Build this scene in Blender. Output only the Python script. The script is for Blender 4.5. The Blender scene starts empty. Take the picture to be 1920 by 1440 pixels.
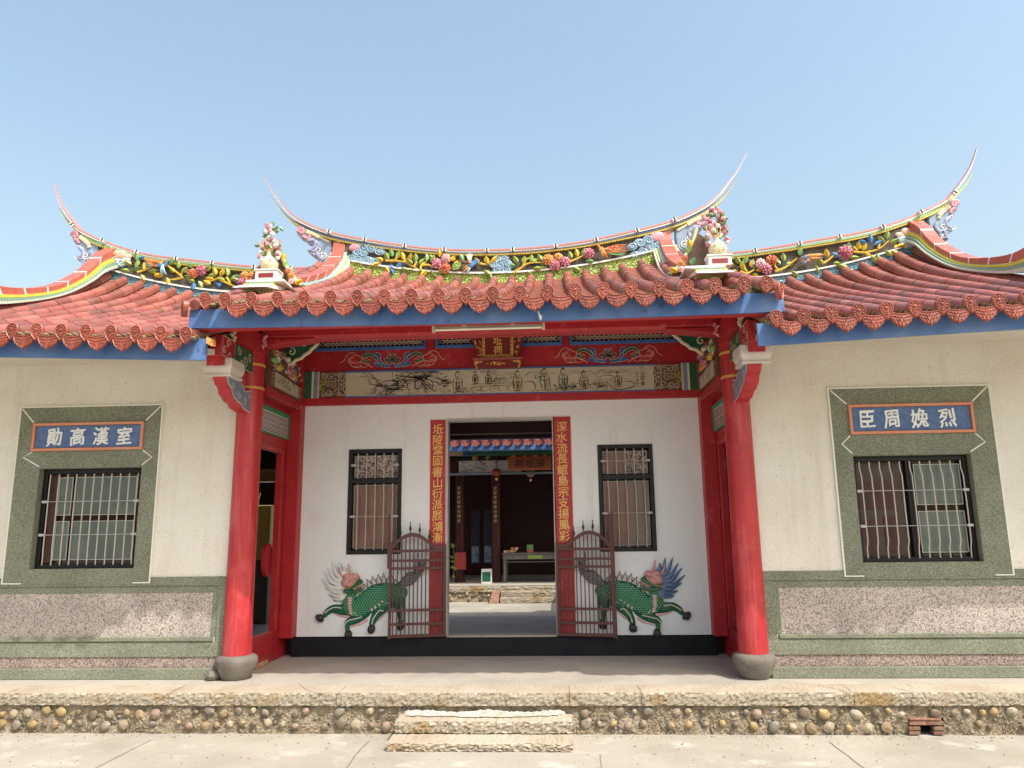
import bpy, bmesh, math, random
from mathutils import Vector, Matrix
random.seed(7)
R = math.radians
sc = bpy.context.scene
# ---------------------------------------------------------------- camera, sky, sun
CAM = Vector((0.694, -7.89, 1.40)); YAW, PITCH, ROLL, FPX = 3.2524, 10.9935, 0.7198, 1431.98
_y, _p, _r = R(YAW), R(PITCH), R(ROLL)
FW = Vector((-math.sin(_y)*math.cos(_p), math.cos(_y)*math.cos(_p), math.sin(_p)))
_rt = Vector((math.cos(_y), math.sin(_y), 0)); _up = _rt.cross(FW)
RT = _rt*math.cos(_r) - _up*math.sin(_r); UP = _up*math.cos(_r) + _rt*math.sin(_r)
cam = bpy.data.cameras.new('camera'); camo = bpy.data.objects.new('camera', cam)
sc.collection.objects.link(camo); sc.camera = camo
camo.matrix_world = Matrix(((RT.x, UP.x, -FW.x, CAM.x), (RT.y, UP.y, -FW.y, CAM.y), (RT.z, UP.z, -FW.z, CAM.z), (0, 0, 0, 1)))
cam.sensor_fit = 'HORIZONTAL'; cam.sensor_width = 36; cam.lens = FPX/1920*36
cam.clip_start = 0.05; cam.clip_end = 3000
SUNV = Vector((1.05, -1.0, 2.03)).normalized()      # towards the sun
ELEV = math.asin(SUNV.z); AZ = math.atan2(SUNV.x, SUNV.y)
w = bpy.data.worlds.new('World'); sc.world = w; w.use_nodes = True
nt = w.node_tree; bg = nt.nodes['Background']
sky = nt.nodes.new('ShaderNodeTexSky'); sky.sky_type = 'NISHITA'; sky.sun_disc = False
sky.sun_elevation = ELEV; sky.sun_rotation = AZ; sky.altitude = 0
sky.air_density = 1.8; sky.dust_density = 5.0; sky.ozone_density = 1.1
nt.links.new(sky.outputs[0], bg.inputs[0]); bg.inputs[1].default_value = 0.15
sun = bpy.data.lights.new('sun', 'SUN'); sun.energy = 2.7; sun.angle = R(0.5); sun.color = (1, 0.96, 0.90)
suno = bpy.data.objects.new('sun', sun); sc.collection.objects.link(suno)
suno.rotation_euler = SUNV.to_track_quat('Z', 'Y').to_euler(); suno.location = (6, -8, 12)
sc.view_settings.view_transform = 'Standard'; sc.view_settings.look = 'None'
sc.view_settings.gamma = 1; sc.view_settings.use_curve_mapping = False
sc.view_settings.exposure = 0.76
try: sc.cycles.max_bounces = 8; sc.cycles.diffuse_bounces = 5
except Exception: pass

# ---------------------------------------------------------------- measuring helpers
def P(u, v, Y):                                     # photo pixel -> point on the plane y = Y
    d = FW + RT*((u-960)/FPX) - UP*((v-720)/FPX); return CAM + d*((Y-CAM.y)/d.y)
def PX(u, v, X):
    d = FW + RT*((u-960)/FPX) - UP*((v-720)/FPX); return CAM + d*((X-CAM.x)/d.x)
def xz(L, Y, s=1, ou=0, ov=0): return [(q.x, q.z) for q in (P(ou+a/s, ov+b/s, Y) for a, b in L)]
def lerp_tab(T, x):
    if x <= T[0][0]: return T[0][1]
    for (a, b), (c, d) in zip(T, T[1:]):
        if x <= c: return b + (d-b)*(x-a)/(c-a)
    return T[-1][1]
def smooth(pts, n=4):                                # Catmull-Rom
    if len(pts) < 3: return [tuple(p) for p in pts]
    o = []
    for i in range(len(pts)-1):
        p0 = pts[max(i-1, 0)]; p1 = pts[i]; p2 = pts[i+1]; p3 = pts[min(i+2, len(pts)-1)]
        for k in range(n):
            t = k/n
            o.append(tuple(0.5*((2*b)+(-a+c)*t+(2*a-5*b+4*c-d)*t*t+(-a+3*b-3*c+d)*t**3) for a, b, c, d in zip(p0, p1, p2, p3)))
    o.append(tuple(pts[-1])); return o

# ---------------------------------------------------------------- mesh builder
class MB:
    def __init__(s): s.v = []; s.f = []
    def add(s, v, f):
        o = len(s.v); s.v += [tuple(p) for p in v]; s.f += [tuple(i+o for i in q) for q in f]; return s
    def box(s, x0, x1, y0, y1, z0, z1):
        x0, x1 = sorted((x0, x1)); y0, y1 = sorted((y0, y1)); z0, z1 = sorted((z0, z1))
        return s.add([(x0,y0,z0),(x1,y0,z0),(x1,y1,z0),(x0,y1,z0),(x0,y0,z1),(x1,y0,z1),(x1,y1,z1),(x0,y1,z1)],
              [(0,3,2,1),(4,5,6,7),(0,1,5,4),(1,2,6,5),(2,3,7,6),(3,0,4,7)])
    def hexa(s, p):                                   # 4 front pts (ccw) + 4 back pts
        return s.add(p, [(0,1,2,3),(7,6,5,4),(0,4,5,1),(1,5,6,2),(2,6,7,3),(3,7,4,0)])
    def prism(s, poly, y0, y1, axis='Y'):             # poly in (x,z) for Y, (y,z) for X
        n = len(poly)
        a = sum(poly[i][0]*poly[(i+1) % n][1]-poly[(i+1) % n][0]*poly[i][1] for i in range(n))
        if a < 0: poly = poly[::-1]
        if axis == 'Y': v = [(x, y0, z) for x, z in poly]+[(x, y1, z) for x, z in poly]
        else: v = [(y0, x, z) for x, z in poly]+[(y1, x, z) for x, z in poly]
        return s.add(v, [tuple(range(n)), tuple(range(2*n-1, n-1, -1))]+[(i, i+n, (i+1) % n+n, (i+1) % n) for i in range(n)])
    def strip(s, lo, hi, y0, y1, axis='Y', tf=None):  # band between two polylines with equal counts
        Y0_, Y1_, ym = y0, y1, (y0+y1)/2
        for i in range(len(lo)-1):
            a, b, c, d = lo[i], lo[i+1], hi[i+1], hi[i]
            ka = tf(i/(len(lo)-1)) if tf else 1; kb = tf((i+1)/(len(lo)-1)) if tf else 1
            p0, p1, q0, q1 = (ym+(Y0_-ym)*ka, ym+(Y1_-ym)*ka, ym+(Y0_-ym)*kb, ym+(Y1_-ym)*kb) if tf else (y0, y1, y0, y1)
            if axis == 'Y': v = [(a[0],p0,a[1]),(b[0],q0,b[1]),(c[0],q0,c[1]),(d[0],p0,d[1]),(a[0],p1,a[1]),(b[0],q1,b[1]),(c[0],q1,c[1]),(d[0],p1,d[1])]
            else: v = [(y0,a[0],a[1]),(y0,b[0],b[1]),(y0,c[0],c[1]),(y0,d[0],d[1]),(y1,a[0],a[1]),(y1,b[0],b[1]),(y1,c[0],c[1]),(y1,d[0],d[1])]
            s.add(v, [(0,1,2,3),(7,6,5,4),(0,4,5,1),(2,6,7,3)]+([(3,7,4,0)] if i == 0 else [])+([(1,5,6,2)] if i == len(lo)-2 else []))
        return s
    def tube(s, path, rad, n=6, sy=1.0, cap=True):
        path = [Vector(p) for p in path]; m = len(path); vs = []
        if not hasattr(rad, '__len__'): rad = [rad]*m
        prev = None
        for i, p in enumerate(path):
            t = (path[min(i+1, m-1)]-path[max(i-1, 0)])
            t = t.normalized() if t.length > 1e-9 else Vector((0, 0, 1))
            ref = prev if prev is not None else (Vector((0, 1, 0)) if abs(t.y) < 0.9 else Vector((1, 0, 0)))
            a = t.cross(ref)
            if a.length < 1e-6: a = t.orthogonal()
            a.normalize(); b = a.cross(t).normalized(); prev = b
            for k in range(n):
                q = (a*math.cos(2*math.pi*k/n)+b*math.sin(2*math.pi*k/n))*rad[i]
                vs.append(Vector((p.x+q.x, p.y+q.y*sy, p.z+q.z)))
        fs = [(i*n+k, i*n+(k+1) % n, (i+1)*n+(k+1) % n, (i+1)*n+k) for i in range(m-1) for k in range(n)]
        if cap: fs += [tuple(range(n-1, -1, -1)), tuple(range((m-1)*n, m*n))]
        return s.add(vs, fs)
    def lathe(s, prof, c, n=24, wob=0):
        vs = []
        for r, z in prof:
            for k in range(n):
                a = 2*math.pi*k/n; rr = r*(1+wob*(math.sin(3*a+z*9)+.6*math.sin(5*a+1)))
                vs.append((c[0]+rr*math.cos(a), c[1]+rr*math.sin(a), c[2]+z))
        m = len(prof)
        return s.add(vs, [(i*n+k, i*n+(k+1) % n, (i+1)*n+(k+1) % n, (i+1)*n+k) for i in range(m-1) for k in range(n)]+[tuple(range(n-1, -1, -1)), tuple(range((m-1)*n, m*n))])
    def blob(s, c, r, nu=8, nv=5, rot=0, jit=0):       # ellipsoid, rotated in the xz plane
        vs = []; ca, sa = math.cos(rot), math.sin(rot)
        rows = []
        for j in range(nv+1):
            th = math.pi*j/nv; k0 = len(vs)
            cnt = 1 if j in (0, nv) else nu
            for k in range(cnt):
                a = 2*math.pi*k/nu; x = r[0]*math.sin(th)*math.cos(a); z = r[2]*math.sin(th)*math.sin(a); y = -r[1]*math.cos(th)
                g = 1+random.uniform(-jit, jit); x *= g; z *= g; y *= g
                vs.append((c[0]+x*ca-z*sa, c[1]+y, c[2]+x*sa+z*ca))
            rows.append((k0, cnt))
        fs = []
        for j in range(nv):
            a, ca_ = rows[j]; b, cb = rows[j+1]
            for k in range(nu):
                k2 = (k+1) % nu
                if ca_ == 1: fs.append((a, b+k2, b+k))
                elif cb == 1: fs.append((a+k, a+k2, b))
                else: fs.append((a+k, a+k2, b+k2, b+k))
        return s.add(vs, fs)
    def ribbon(s, pts, wd, y, th=0.0018, axis='Y', taper=False):   # flat painted stroke, pts (x,z)
        n = len(pts)
        lo = []; hi = []
        for i in range(n):
            a = pts[max(i-1, 0)]; b = pts[min(i+1, n-1)]; dx, dz = b[0]-a[0], b[1]-a[1]; l = math.hypot(dx, dz) or 1
            ww = wd/2*(1 if not taper else max(.15, math.sin(math.pi*min(.97, (i+.35)/(n-.3)))))
            lo.append((pts[i][0]+dz/l*ww, pts[i][1]-dx/l*ww)); hi.append((pts[i][0]-dz/l*ww, pts[i][1]+dx/l*ww))
        if axis == 'Y': v = [(q[0], y, q[1]) for q in lo]+[(q[0], y, q[1]) for q in hi]
        else: v = [(y, q[0], q[1]) for q in lo]+[(y, q[0], q[1]) for q in hi]
        return s.add(v, [(i, i+1, n+i+1, n+i) for i in range(n-1)])
    def flat(s, poly, y, axis='Y'):
        return s.add([(x, y, z) if axis == 'Y' else (y, x, z) for x, z in poly], [tuple(range(len(poly)))])
    def mesh(s, name, mat, smooth=False, bevel=0, seg=1):
        me = bpy.data.meshes.new(name); me.from_pydata(s.v, [], s.f)
        bm = bmesh.new(); bm.from_mesh(me)
        if bevel:
            es = [e for e in bm.edges if len(e.link_faces) == 2 and e.calc_face_angle(0) > .5]
            bmesh.ops.bevel(bm, geom=es, offset=bevel, segments=seg, affect='EDGES', clamp_overlap=True)
        bmesh.ops.recalc_face_normals(bm, faces=bm.faces)
        if smooth:
            for f in bm.faces: f.smooth = True
            for e in bm.edges:
                if len(e.link_faces) == 2 and e.calc_face_angle(0) > .7: e.smooth = False
        bm.to_mesh(me); bm.free()
        me.materials.append(mat); return me
    def build(s, name, mat, parent=None, smooth=False, bevel=0, seg=1, top=None, **kw):
        me = s.mesh(name, mat, smooth, bevel, seg)
        if top is not None:
            me.materials.append(top)
            for p in me.polygons:
                if abs(p.normal.z) > .6 and True: p.material_index = 1
        return link(name, me, parent, **kw)
def wm(o):                                          # world matrix without a depsgraph update
    m = o.matrix_basis.copy()
    return m if o.parent is None else wm(o.parent) @ o.matrix_parent_inverse @ m
def link(name, me, parent=None, loc=None, rot=None, scale=None, kind=None, label=None, cat=None, group=None):
    o = bpy.data.objects.new(name, me); sc.collection.objects.link(o)
    if parent is not None: o.parent = parent; o.matrix_parent_inverse = wm(parent).inverted()
    if loc is not None: o.location = loc
    if rot is not None: o.rotation_euler = rot
    if scale is not None: o.scale = scale
    tag(o, label, cat, group, kind); return o
def tag(o, label=None, cat=None, group=None, kind=None):
    if label: o['label'] = label
    if cat: o['category'] = cat
    if group: o['group'] = group
    if kind: o['kind'] = kind
    return o
def thing(name, label, cat, loc=(0, 0, 0), group=None):
    o = bpy.data.objects.new(name, None); o.empty_display_size = .2; sc.collection.objects.link(o); o.location = loc
    return tag(o, label, cat, group)

# ---------------------------------------------------------------- materials
def M(name, col, col2=None, scale=3.0, rough=.6, bump=0, bscale=60, f0=.4, f1=.65, rnd=0, spec=.5, metal=0, col3=None, s3=30, a3=.55, b3=.7, detail=5, coat=0, streak=None):
    m = bpy.data.materials.new(name); m.use_nodes = True; t = m.node_tree; N = t.nodes.new; Lk = t.links.new
    b = t.nodes['Principled BSDF']; b.inputs['Roughness'].default_value = rough; b.inputs['Metallic'].default_value = metal
    b.inputs['Specular IOR Level'].default_value = spec
    if coat: b.inputs['Coat Weight'].default_value = coat; b.inputs['Coat Roughness'].default_value = .25
    geo = N('ShaderNodeNewGeometry'); pos = geo.outputs['Position']
    c = N('ShaderNodeRGB'); c.outputs[0].default_value = (*col, 1); out = c.outputs[0]
    def layer(out, colr, sc_, lo, hi, dt=detail):
        nz = N('ShaderNodeTexNoise'); nz.inputs['Scale'].default_value = sc_; nz.inputs['Detail'].default_value = dt; nz.inputs['Roughness'].default_value = .6
        Lk(pos, nz.inputs['Vector'])
        mr = N('ShaderNodeMapRange'); mr.inputs[1].default_value = lo; mr.inputs[2].default_value = hi; Lk(nz.outputs[0], mr.inputs[0])
        mx = N('ShaderNodeMix'); mx.data_type = 'RGBA'; Lk(mr.outputs[0], mx.inputs[0]); Lk(out, mx.inputs[6]); mx.inputs[7].default_value = (*colr, 1)
        return mx.outputs[2]
    if col2: out = layer(out, col2, scale, f0, f1)
    if col3: out = layer(out, col3, s3, a3, b3, 3)
    if streak:                                       # brush marks and rain streaks running down the surface
        mp = N('ShaderNodeVectorMath'); mp.operation = 'MULTIPLY'; mp.inputs[1].default_value = (streak[1], streak[1], streak[1]*.07); Lk(pos, mp.inputs[0])
        nz = N('ShaderNodeTexNoise'); nz.inputs['Scale'].default_value = 1; nz.inputs['Detail'].default_value = 7; nz.inputs['Roughness'].default_value = .62; Lk(mp.outputs[0], nz.inputs['Vector'])
        mr = N('ShaderNodeMapRange'); mr.inputs[1].default_value = streak[2]; mr.inputs[2].default_value = streak[3]; mr.inputs[4].default_value = streak[4]; Lk(nz.outputs[0], mr.inputs[0])
        mx = N('ShaderNodeMix'); mx.data_type = 'RGBA'; Lk(mr.outputs[0], mx.inputs[0]); Lk(out, mx.inputs[6]); mx.inputs[7].default_value = (*streak[0], 1); out = mx.outputs[2]
    if rnd:
        oi = N('ShaderNodeObjectInfo'); hs = N('ShaderNodeHueSaturation')
        mr = N('ShaderNodeMapRange'); mr.inputs[3].default_value = 1-rnd; mr.inputs[4].default_value = 1+rnd; Lk(oi.outputs['Random'], mr.inputs[0])
        Lk(mr.outputs[0], hs.inputs['Value']); Lk(out, hs.inputs['Color']); out = hs.outputs[0]
    Lk(out, b.inputs['Base Color'])
    if bump:
        nz = N('ShaderNodeTexNoise'); nz.inputs['Scale'].default_value = bscale; nz.inputs['Detail'].default_value = 6; nz.inputs['Roughness'].default_value = .65; Lk(pos, nz.inputs['Vector'])
        bp = N('ShaderNodeBump'); bp.inputs['Strength'].default_value = 1; bp.inputs['Distance'].default_value = bump; Lk(nz.outputs[0], bp.inputs['Height']); Lk(bp.outputs[0], b.inputs['Normal'])
    return m
def speckle(name, cols, scale, bump=.002):
    m = M(name, cols[0], rough=.85); t = m.node_tree; N = t.nodes.new; Lk = t.links.new; b = t.nodes['Principled BSDF']
    geo = N('ShaderNodeNewGeometry'); vo = N('ShaderNodeTexVoronoi'); vo.inputs['Scale'].default_value = scale; Lk(geo.outputs['Position'], vo.inputs['Vector'])
    cr = N('ShaderNodeValToRGB'); cr.color_ramp.interpolation = 'CONSTANT'
    sp = N('ShaderNodeSeparateColor'); Lk(vo.outputs['Color'], sp.inputs[0]); Lk(sp.outputs[0], cr.inputs[0])
    e = cr.color_ramp.elements; n = len(cols); e[0].color = (*cols[0], 1); e[0].position = 0; e[1].position = 1/n; e[1].color = (*cols[1], 1)
    for i in range(2, n): q = e.new(i/n); q.color = (*cols[i], 1)
    nz = N('ShaderNodeTexNoise'); nz.inputs['Scale'].default_value = 2.2; nz.inputs['Detail'].default_value = 4; Lk(geo.outputs['Position'], nz.inputs['Vector'])
    mr = N('ShaderNodeMapRange'); mr.inputs[1].default_value = .3; mr.inputs[2].default_value = .7; mr.inputs[3].default_value = .82; mr.inputs[4].default_value = 1.1; Lk(nz.outputs[0], mr.inputs[0])
    hs = N('ShaderNodeHueSaturation'); Lk(cr.outputs[0], hs.inputs['Color']); Lk(mr.outputs[0], hs.inputs['Value']); Lk(hs.outputs[0], b.inputs['Base Color'])
    bp = N('ShaderNodeBump'); bp.inputs['Distance'].default_value = bump; bp.inputs['Strength'].default_value = 1; bp.invert = True; Lk(vo.outputs['Distance'], bp.inputs['Height']); Lk(bp.outputs[0], b.inputs['Normal'])
    return m
def mosaic(name, a, bcol, joint, scale, bump=.006):
    m = M(name, a, rough=.35); t = m.node_tree; N = t.nodes.new; Lk = t.links.new; b = t.nodes['Principled BSDF']
    geo = N('ShaderNodeNewGeometry')
    v1 = N('ShaderNodeTexVoronoi'); v1.inputs['Scale'].default_value = scale; v2 = N('ShaderNodeTexVoronoi'); v2.feature = 'DISTANCE_TO_EDGE'; v2.inputs['Scale'].default_value = scale
    for q in (v1, v2): Lk(geo.outputs['Position'], q.inputs['Vector'])
    sp = N('ShaderNodeSeparateColor'); Lk(v1.outputs['Color'], sp.inputs[0])
    mx = N('ShaderNodeMix'); mx.data_type = 'RGBA'; Lk(sp.outputs[0], mx.inputs[0]); mx.inputs[6].default_value = (*a, 1); mx.inputs[7].default_value = (*bcol, 1)
    mr = N('ShaderNodeMapRange'); mr.inputs[1].default_value = .03; mr.inputs[2].default_value = .09; Lk(v2.outputs[0], mr.inputs[0])
    m2 = N('ShaderNodeMix'); m2.data_type = 'RGBA'; Lk(mr.outputs[0], m2.inputs[0]); m2.inputs[6].default_value = (*joint, 1); Lk(mx.outputs[2], m2.inputs[7]); Lk(m2.outputs[2], b.inputs['Base Color'])
    mr2 = N('ShaderNodeMapRange'); mr2.inputs[1].default_value = 0; mr2.inputs[2].default_value = .25; Lk(v2.outputs[0], mr2.inputs[0])
    bp = N('ShaderNodeBump'); bp.inputs['Distance'].default_value = bump; Lk(mr2.outputs[0], bp.inputs['Height']); Lk(bp.outputs[0], b.inputs['Normal'])
    return m
def jointed(name, col, joint, step, width=.16, axis='X'):           # small glazed tiles laid in a row
    m = M(name, col, rough=.35); t = m.node_tree; N = t.nodes.new; Lk = t.links.new; b = t.nodes['Principled BSDF']
    geo = N('ShaderNodeNewGeometry'); sp = N('ShaderNodeSeparateXYZ'); Lk(geo.outputs['Position'], sp.inputs[0])
    src = sp.outputs[axis]
    d = N('ShaderNodeMath'); d.operation = 'DIVIDE'; d.inputs[1].default_value = step; Lk(src, d.inputs[0])
    fr = N('ShaderNodeMath'); fr.operation = 'FRACT'; Lk(d.outputs[0], fr.inputs[0])
    lt = N('ShaderNodeMath'); lt.operation = 'LESS_THAN'; lt.inputs[1].default_value = width; Lk(fr.outputs[0], lt.inputs[0])
    mx = N('ShaderNodeMix'); mx.data_type = 'RGBA'; Lk(lt.outputs[0], mx.inputs[0]); mx.inputs[6].default_value = (*col, 1); mx.inputs[7].default_value = (*joint, 1); Lk(mx.outputs[2], b.inputs['Base Color'])
    return m

RED = M('red_paint', (.43, .020, .028), (.36, .015, .022), 2.5, .45, .003, 22, col3=(.54, .10, .10), s3=7, a3=.60, b3=.8, streak=((.25, .015, .018), 9, .55, .78, .6))
REDCOL = M('column_red_paint', (.43, .024, .03), (.35, .018, .024), 3, .42, .006, 9, col3=(.52, .07, .07), s3=3.5, a3=.56, b3=.85, streak=((.58, .16, .15), 16, .52, .74, .55))
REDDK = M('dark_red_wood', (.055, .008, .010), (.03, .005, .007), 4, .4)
BLUE = M('blue_fascia_paint', (.055, .14, .36), (.12, .21, .42), 2.2, .5, .001, 30, col3=(.02, .05, .17), s3=9, a3=.62, b3=.78)
TILE = M('glazed_terracotta', (.28, .080, .058), (.30, .115, .085), 3, .44, .0012, 60, rnd=.26, coat=.04, col3=(.115, .075, .045), s3=3.2, a3=.57, b3=.74)
TILEFACE = M('terracotta_relief', (.34, .085, .05), (.22, .055, .035), 30, .45, .003, 90, rnd=.15, coat=.06)
PAN = M('pan_tile', (.33, .10, .065), (.22, .085, .055), 6, .5, .002, 50)
MORTAR = M('mossy_mortar', (.26, .21, .12), (.16, .15, .07), 12, .9, .006, 70)
PLASTER = M('white_plaster', (.80, .83, .85), (.76, .79, .80), 1.2, .75, .002, 25, col3=(.70, .69, .66), s3=2.3, a3=.60, b3=.85, streak=((.52, .50, .46), 5, .56, .80, .45))
CREAM = M('rough_cream_plaster', (.755, .725, .655), (.70, .65, .56), 1.1, .9, .016, 38, col3=(.58, .52, .43), s3=26, a3=.60, b3=.78, streak=((.46, .38, .28), 4, .54, .80, .45))
BLACKP = M('black_plinth_paint', (.007, .008, .013), (.012, .012, .016), 5, .6, .002, 20, spec=.25, col3=(.3, .3, .3), s3=45, a3=.78, b3=.80)
GREEN = speckle('green_terrazzo', [(.165, .178, .125), (.215, .228, .165), (.115, .122, .085), (.195, .208, .15), (.28, .29, .225), (.18, .192, .138)], 135)
PINK = speckle('pebble_dash', [(.44, .385, .35), (.32, .27, .24), (.52, .47, .43), (.20, .165, .145), (.41, .355, .32), (.47, .41, .37)], 95, .004)
PINKD = speckle('dark_pebble_dash', [(.33, .26, .225), (.22, .165, .14), (.40, .33, .29), (.13, .095, .08), (.29, .225, .19)], 95, .004)
WLINE = M('white_line_paint', (.72, .72, .62), rough=.7)
ORANGE = M('orange_frame_paint', (.62, .22, .12), (.58, .28, .19), 6, .6, .002, 60)
BLUEP = M('blue_plaque_plaster', (.075, .135, .29), (.12, .185, .34), 14, .8, .005, 70)
LETW = M('white_lettering', (.74, .76, .76), rough=.6)
GOLD = M('gold_paint', (.72, .42, .10), (.80, .50, .16), 20, .38, metal=.15)
GOLDC = M('couplet_gold', (.80, .50, .13), (.86, .42, .15), 18, .5)
GOLDB = M('ochre_band', (.60, .33, .09), rough=.5)
ALU = M('black_window_frame', (.010, .0095, .012), rough=.4, spec=.3)
ALUL = M('pale_aluminium', (.42, .42, .40), rough=.4)
BAR = M('beige_window_bar', (.50, .43, .36), rough=.4)
GLASSG = M('frosted_green_glass', (.125, .155, .135), (.09, .115, .105), 3, .22, .002, 120)
GLASSB = M('curtain_brown_glass', (.19, .10, .075), (.24, .13, .10), 4, .25, .0015, 110)
LACE = speckle('patterned_glass', [(.50, .45, .42), (.22, .15, .14), (.42, .37, .34), (.12, .08, .08)], 58)
GLASSD = M('dark_glass', (.03, .018, .014), (.05, .03, .022), 3, .06)
STONE = M('granite_slab', (.44, .385, .30), (.36, .30, .22), 2.0, .88, .010, 30, col3=(.24, .18, .10), s3=14, a3=.60, b3=.8)
STONEF = M('rough_granite_face', (.36, .31, .235), (.29, .20, .095), 1.6, .92, .024, 34, f0=.53, f1=.64, col3=(.15, .115, .075), s3=34, a3=.54, b3=.70)
RUBBLE = M('lime_rubble_face', (.41, .34, .24), (.27, .205, .13), 7, .95, .05, 34, col3=(.50, .46, .38), s3=9, a3=.6, b3=.72)
PORCH = M('porch_cement', (.42, .385, .33), (.34, .31, .265), 1.5, .8, .005, 22, col3=(.27, .23, .18), s3=7, a3=.66, b3=.82)
YARD = M('yard_concrete', (.36, .335, .285), (.29, .265, .22), 1.1, .85, .006, 18, col3=(.46, .44, .39), s3=3.5, a3=.56, b3=.74)
PEB = [M('pebble_'+n, c, d, 20, .55, .003, 60, rnd=.18) for n, c, d in (('tan', (.30, .22, .125), (.22, .16, .09)), ('ochre', (.34, .245, .11), (.27, .19, .085)), ('grey', (.25, .215, .17), (.19, .16, .12)), ('brown', (.18, .135, .09), (.14, .105, .07)), ('pale', (.36, .30, .21), (.29, .24, .16)), ('rust', (.24, .175, .12), (.20, .14, .095)))]
BASESTONE = M('grey_column_stone', (.17, .15, .125), (.12, .105, .09), 6, .75, .006, 30, col3=(.30, .27, .22), s3=10, a3=.6, b3=.8)
BRICK = M('red_brick', (.20, .085, .055), (.25, .17, .12), 18, .85, .004, 70, rnd=.15)
GATE = M('maroon_gate_paint', (.10, .030, .028), (.075, .024, .022), 8, .4)
BLACKM = M('black_metal', (.02, .016, .018), rough=.35)
CREAMT = M('lamp_housing', (.62, .57, .42), rough=.45)
TUBE = M('tube_glass', (.78, .74, .60), rough=.3)
SLATE = M('relief_ground', (.075, .065, .05), (.12, .105, .085), 14, .85, .003, 50)
GMOS = mosaic('green_mosaic', (.42, .50, .09), (.30, .42, .07), (.06, .08, .02), 22)
BMOS = mosaic('blue_mosaic', (.10, .26, .34), (.17, .36, .42), (.03, .08, .11), 22)
YTIL = jointed('yellow_tile_strip', (.70, .56, .10), (.30, .24, .05), .034)
YTIL2 = jointed('lime_tile_strip', (.60, .62, .24), (.22, .25, .08), .034)
BTIL = jointed('navy_tile_strip', (.035, .075, .22), (.40, .45, .45), .026, .22)
GTIL = jointed('green_tile_strip', (.22, .46, .19), (.60, .66, .45), .040, .14)
WTIL = M('white_glaze', (.78, .78, .72), rough=.3)
PTIL = jointed('rose_tile_strip', (.52, .19, .17), (.62, .40, .36), .022, .25)
CTIL = jointed('cyan_tile_strip', (.35, .60, .60), (.16, .33, .36), .05, .08, 'Z')
LTIL = M('lime_glaze', (.62, .64, .16), (.55, .60, .22), 8, .35)
YGL = M('yellow_glaze', (.74, .58, .05), (.70, .50, .06), 8, .35)
WGR = jointed('pale_green_strip', (.55, .62, .50), (.30, .36, .28), .045, .12, 'Y')
TGR = jointed('teal_strip', (.13, .26, .19), (.35, .44, .30), .03, .3, 'Y')
SALMON = M('salmon_tile', (.44, .115, .08), (.38, .09, .065), 10, .4, rnd=.08)
C = {n: M('glaze_'+n, c, d, 34 if n in ('magenta', 'red', 'orange', 'lime', 'yellow') else 12, .38, .001, 60) for n, c, d in (
    ('yellow', (.64, .44, .03), (.52, .34, .03)), ('lime', (.30, .38, .08), (.20, .30, .06)), ('green', (.14, .30, .10), (.20, .38, .12)), ('blue', (.07, .25, .50), (.05, .16, .36)),
    ('magenta', (.36, .035, .09), (.62, .32, .36)), ('red', (.42, .04, .03), (.66, .30, .12)), ('orange', (.52, .14, .04), (.72, .42, .10)), ('pinkw', (.72, .50, .48), (.62, .30, .32)),
    ('cloud', (.22, .30, .42), (.30, .38, .48)), ('rose', (.66, .30, .34), (.60, .22, .28)), ('cream', (.70, .64, .44), (.66, .58, .36)), ('violet', (.24, .26, .46), (.34, .36, .52)),
    ('white', (.74, .74, .72), (.66, .67, .66)), ('navy', (.05, .08, .20), (.08, .12, .26)), ('sky', (.28, .50, .58), (.36, .56, .62)), ('ink', (.06, .05, .035), (.10, .085, .06)),
    ('peach', (.72, .42, .28), (.72, .52, .40)), ('brown', (.12, .06, .04), (.17, .09, .05)), ('qgreen', (.004, .075, .042), (.015, .14, .075)), ('qlight', (.10, .38, .22), (.16, .45, .28)),
    ('qpink', (.60, .33, .30), (.55, .24, .24)), ('hoof', (.02, .015, .02), (.04, .03, .035)), ('dgreen', (.02, .10, .05), (.025, .13, .06)), ('steel', (.17, .22, .30), (.22, .28, .36)), ('mane', (.055, .11, .24), (.12, .20, .34)), ('scale', (.12, .42, .22), (.06, .30, .14)))}
PAPER = M('frieze_ground', (.52, .46, .33), (.47, .42, .30), 3, .75)
INK = M('frieze_ink', (.07, .055, .035), rough=.8); INKL = M('frieze_wash', (.25, .20, .12), rough=.8)
INKG = M('frieze_green_wash', (.13, .28, .13), rough=.8); INKY = M('frieze_ochre_wash', (.50, .38, .10), rough=.8)
PLUM = M('lotus_plum', (.10, .018, .04), rough=.5); OLINE = M('pale_outline', (.58, .52, .40), rough=.5); ORLINE = M('salmon_outline', (.70, .26, .18), rough=.5)
ROYAL = M('royal_blue_paint', (.035, .12, .36), (.06, .18, .42), 6, .5)
GRN = M('frame_green_paint', (.02, .26, .12), rough=.5)
MAROON = M('maroon_sign_ground', (.20, .022, .02), rough=.5)

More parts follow.
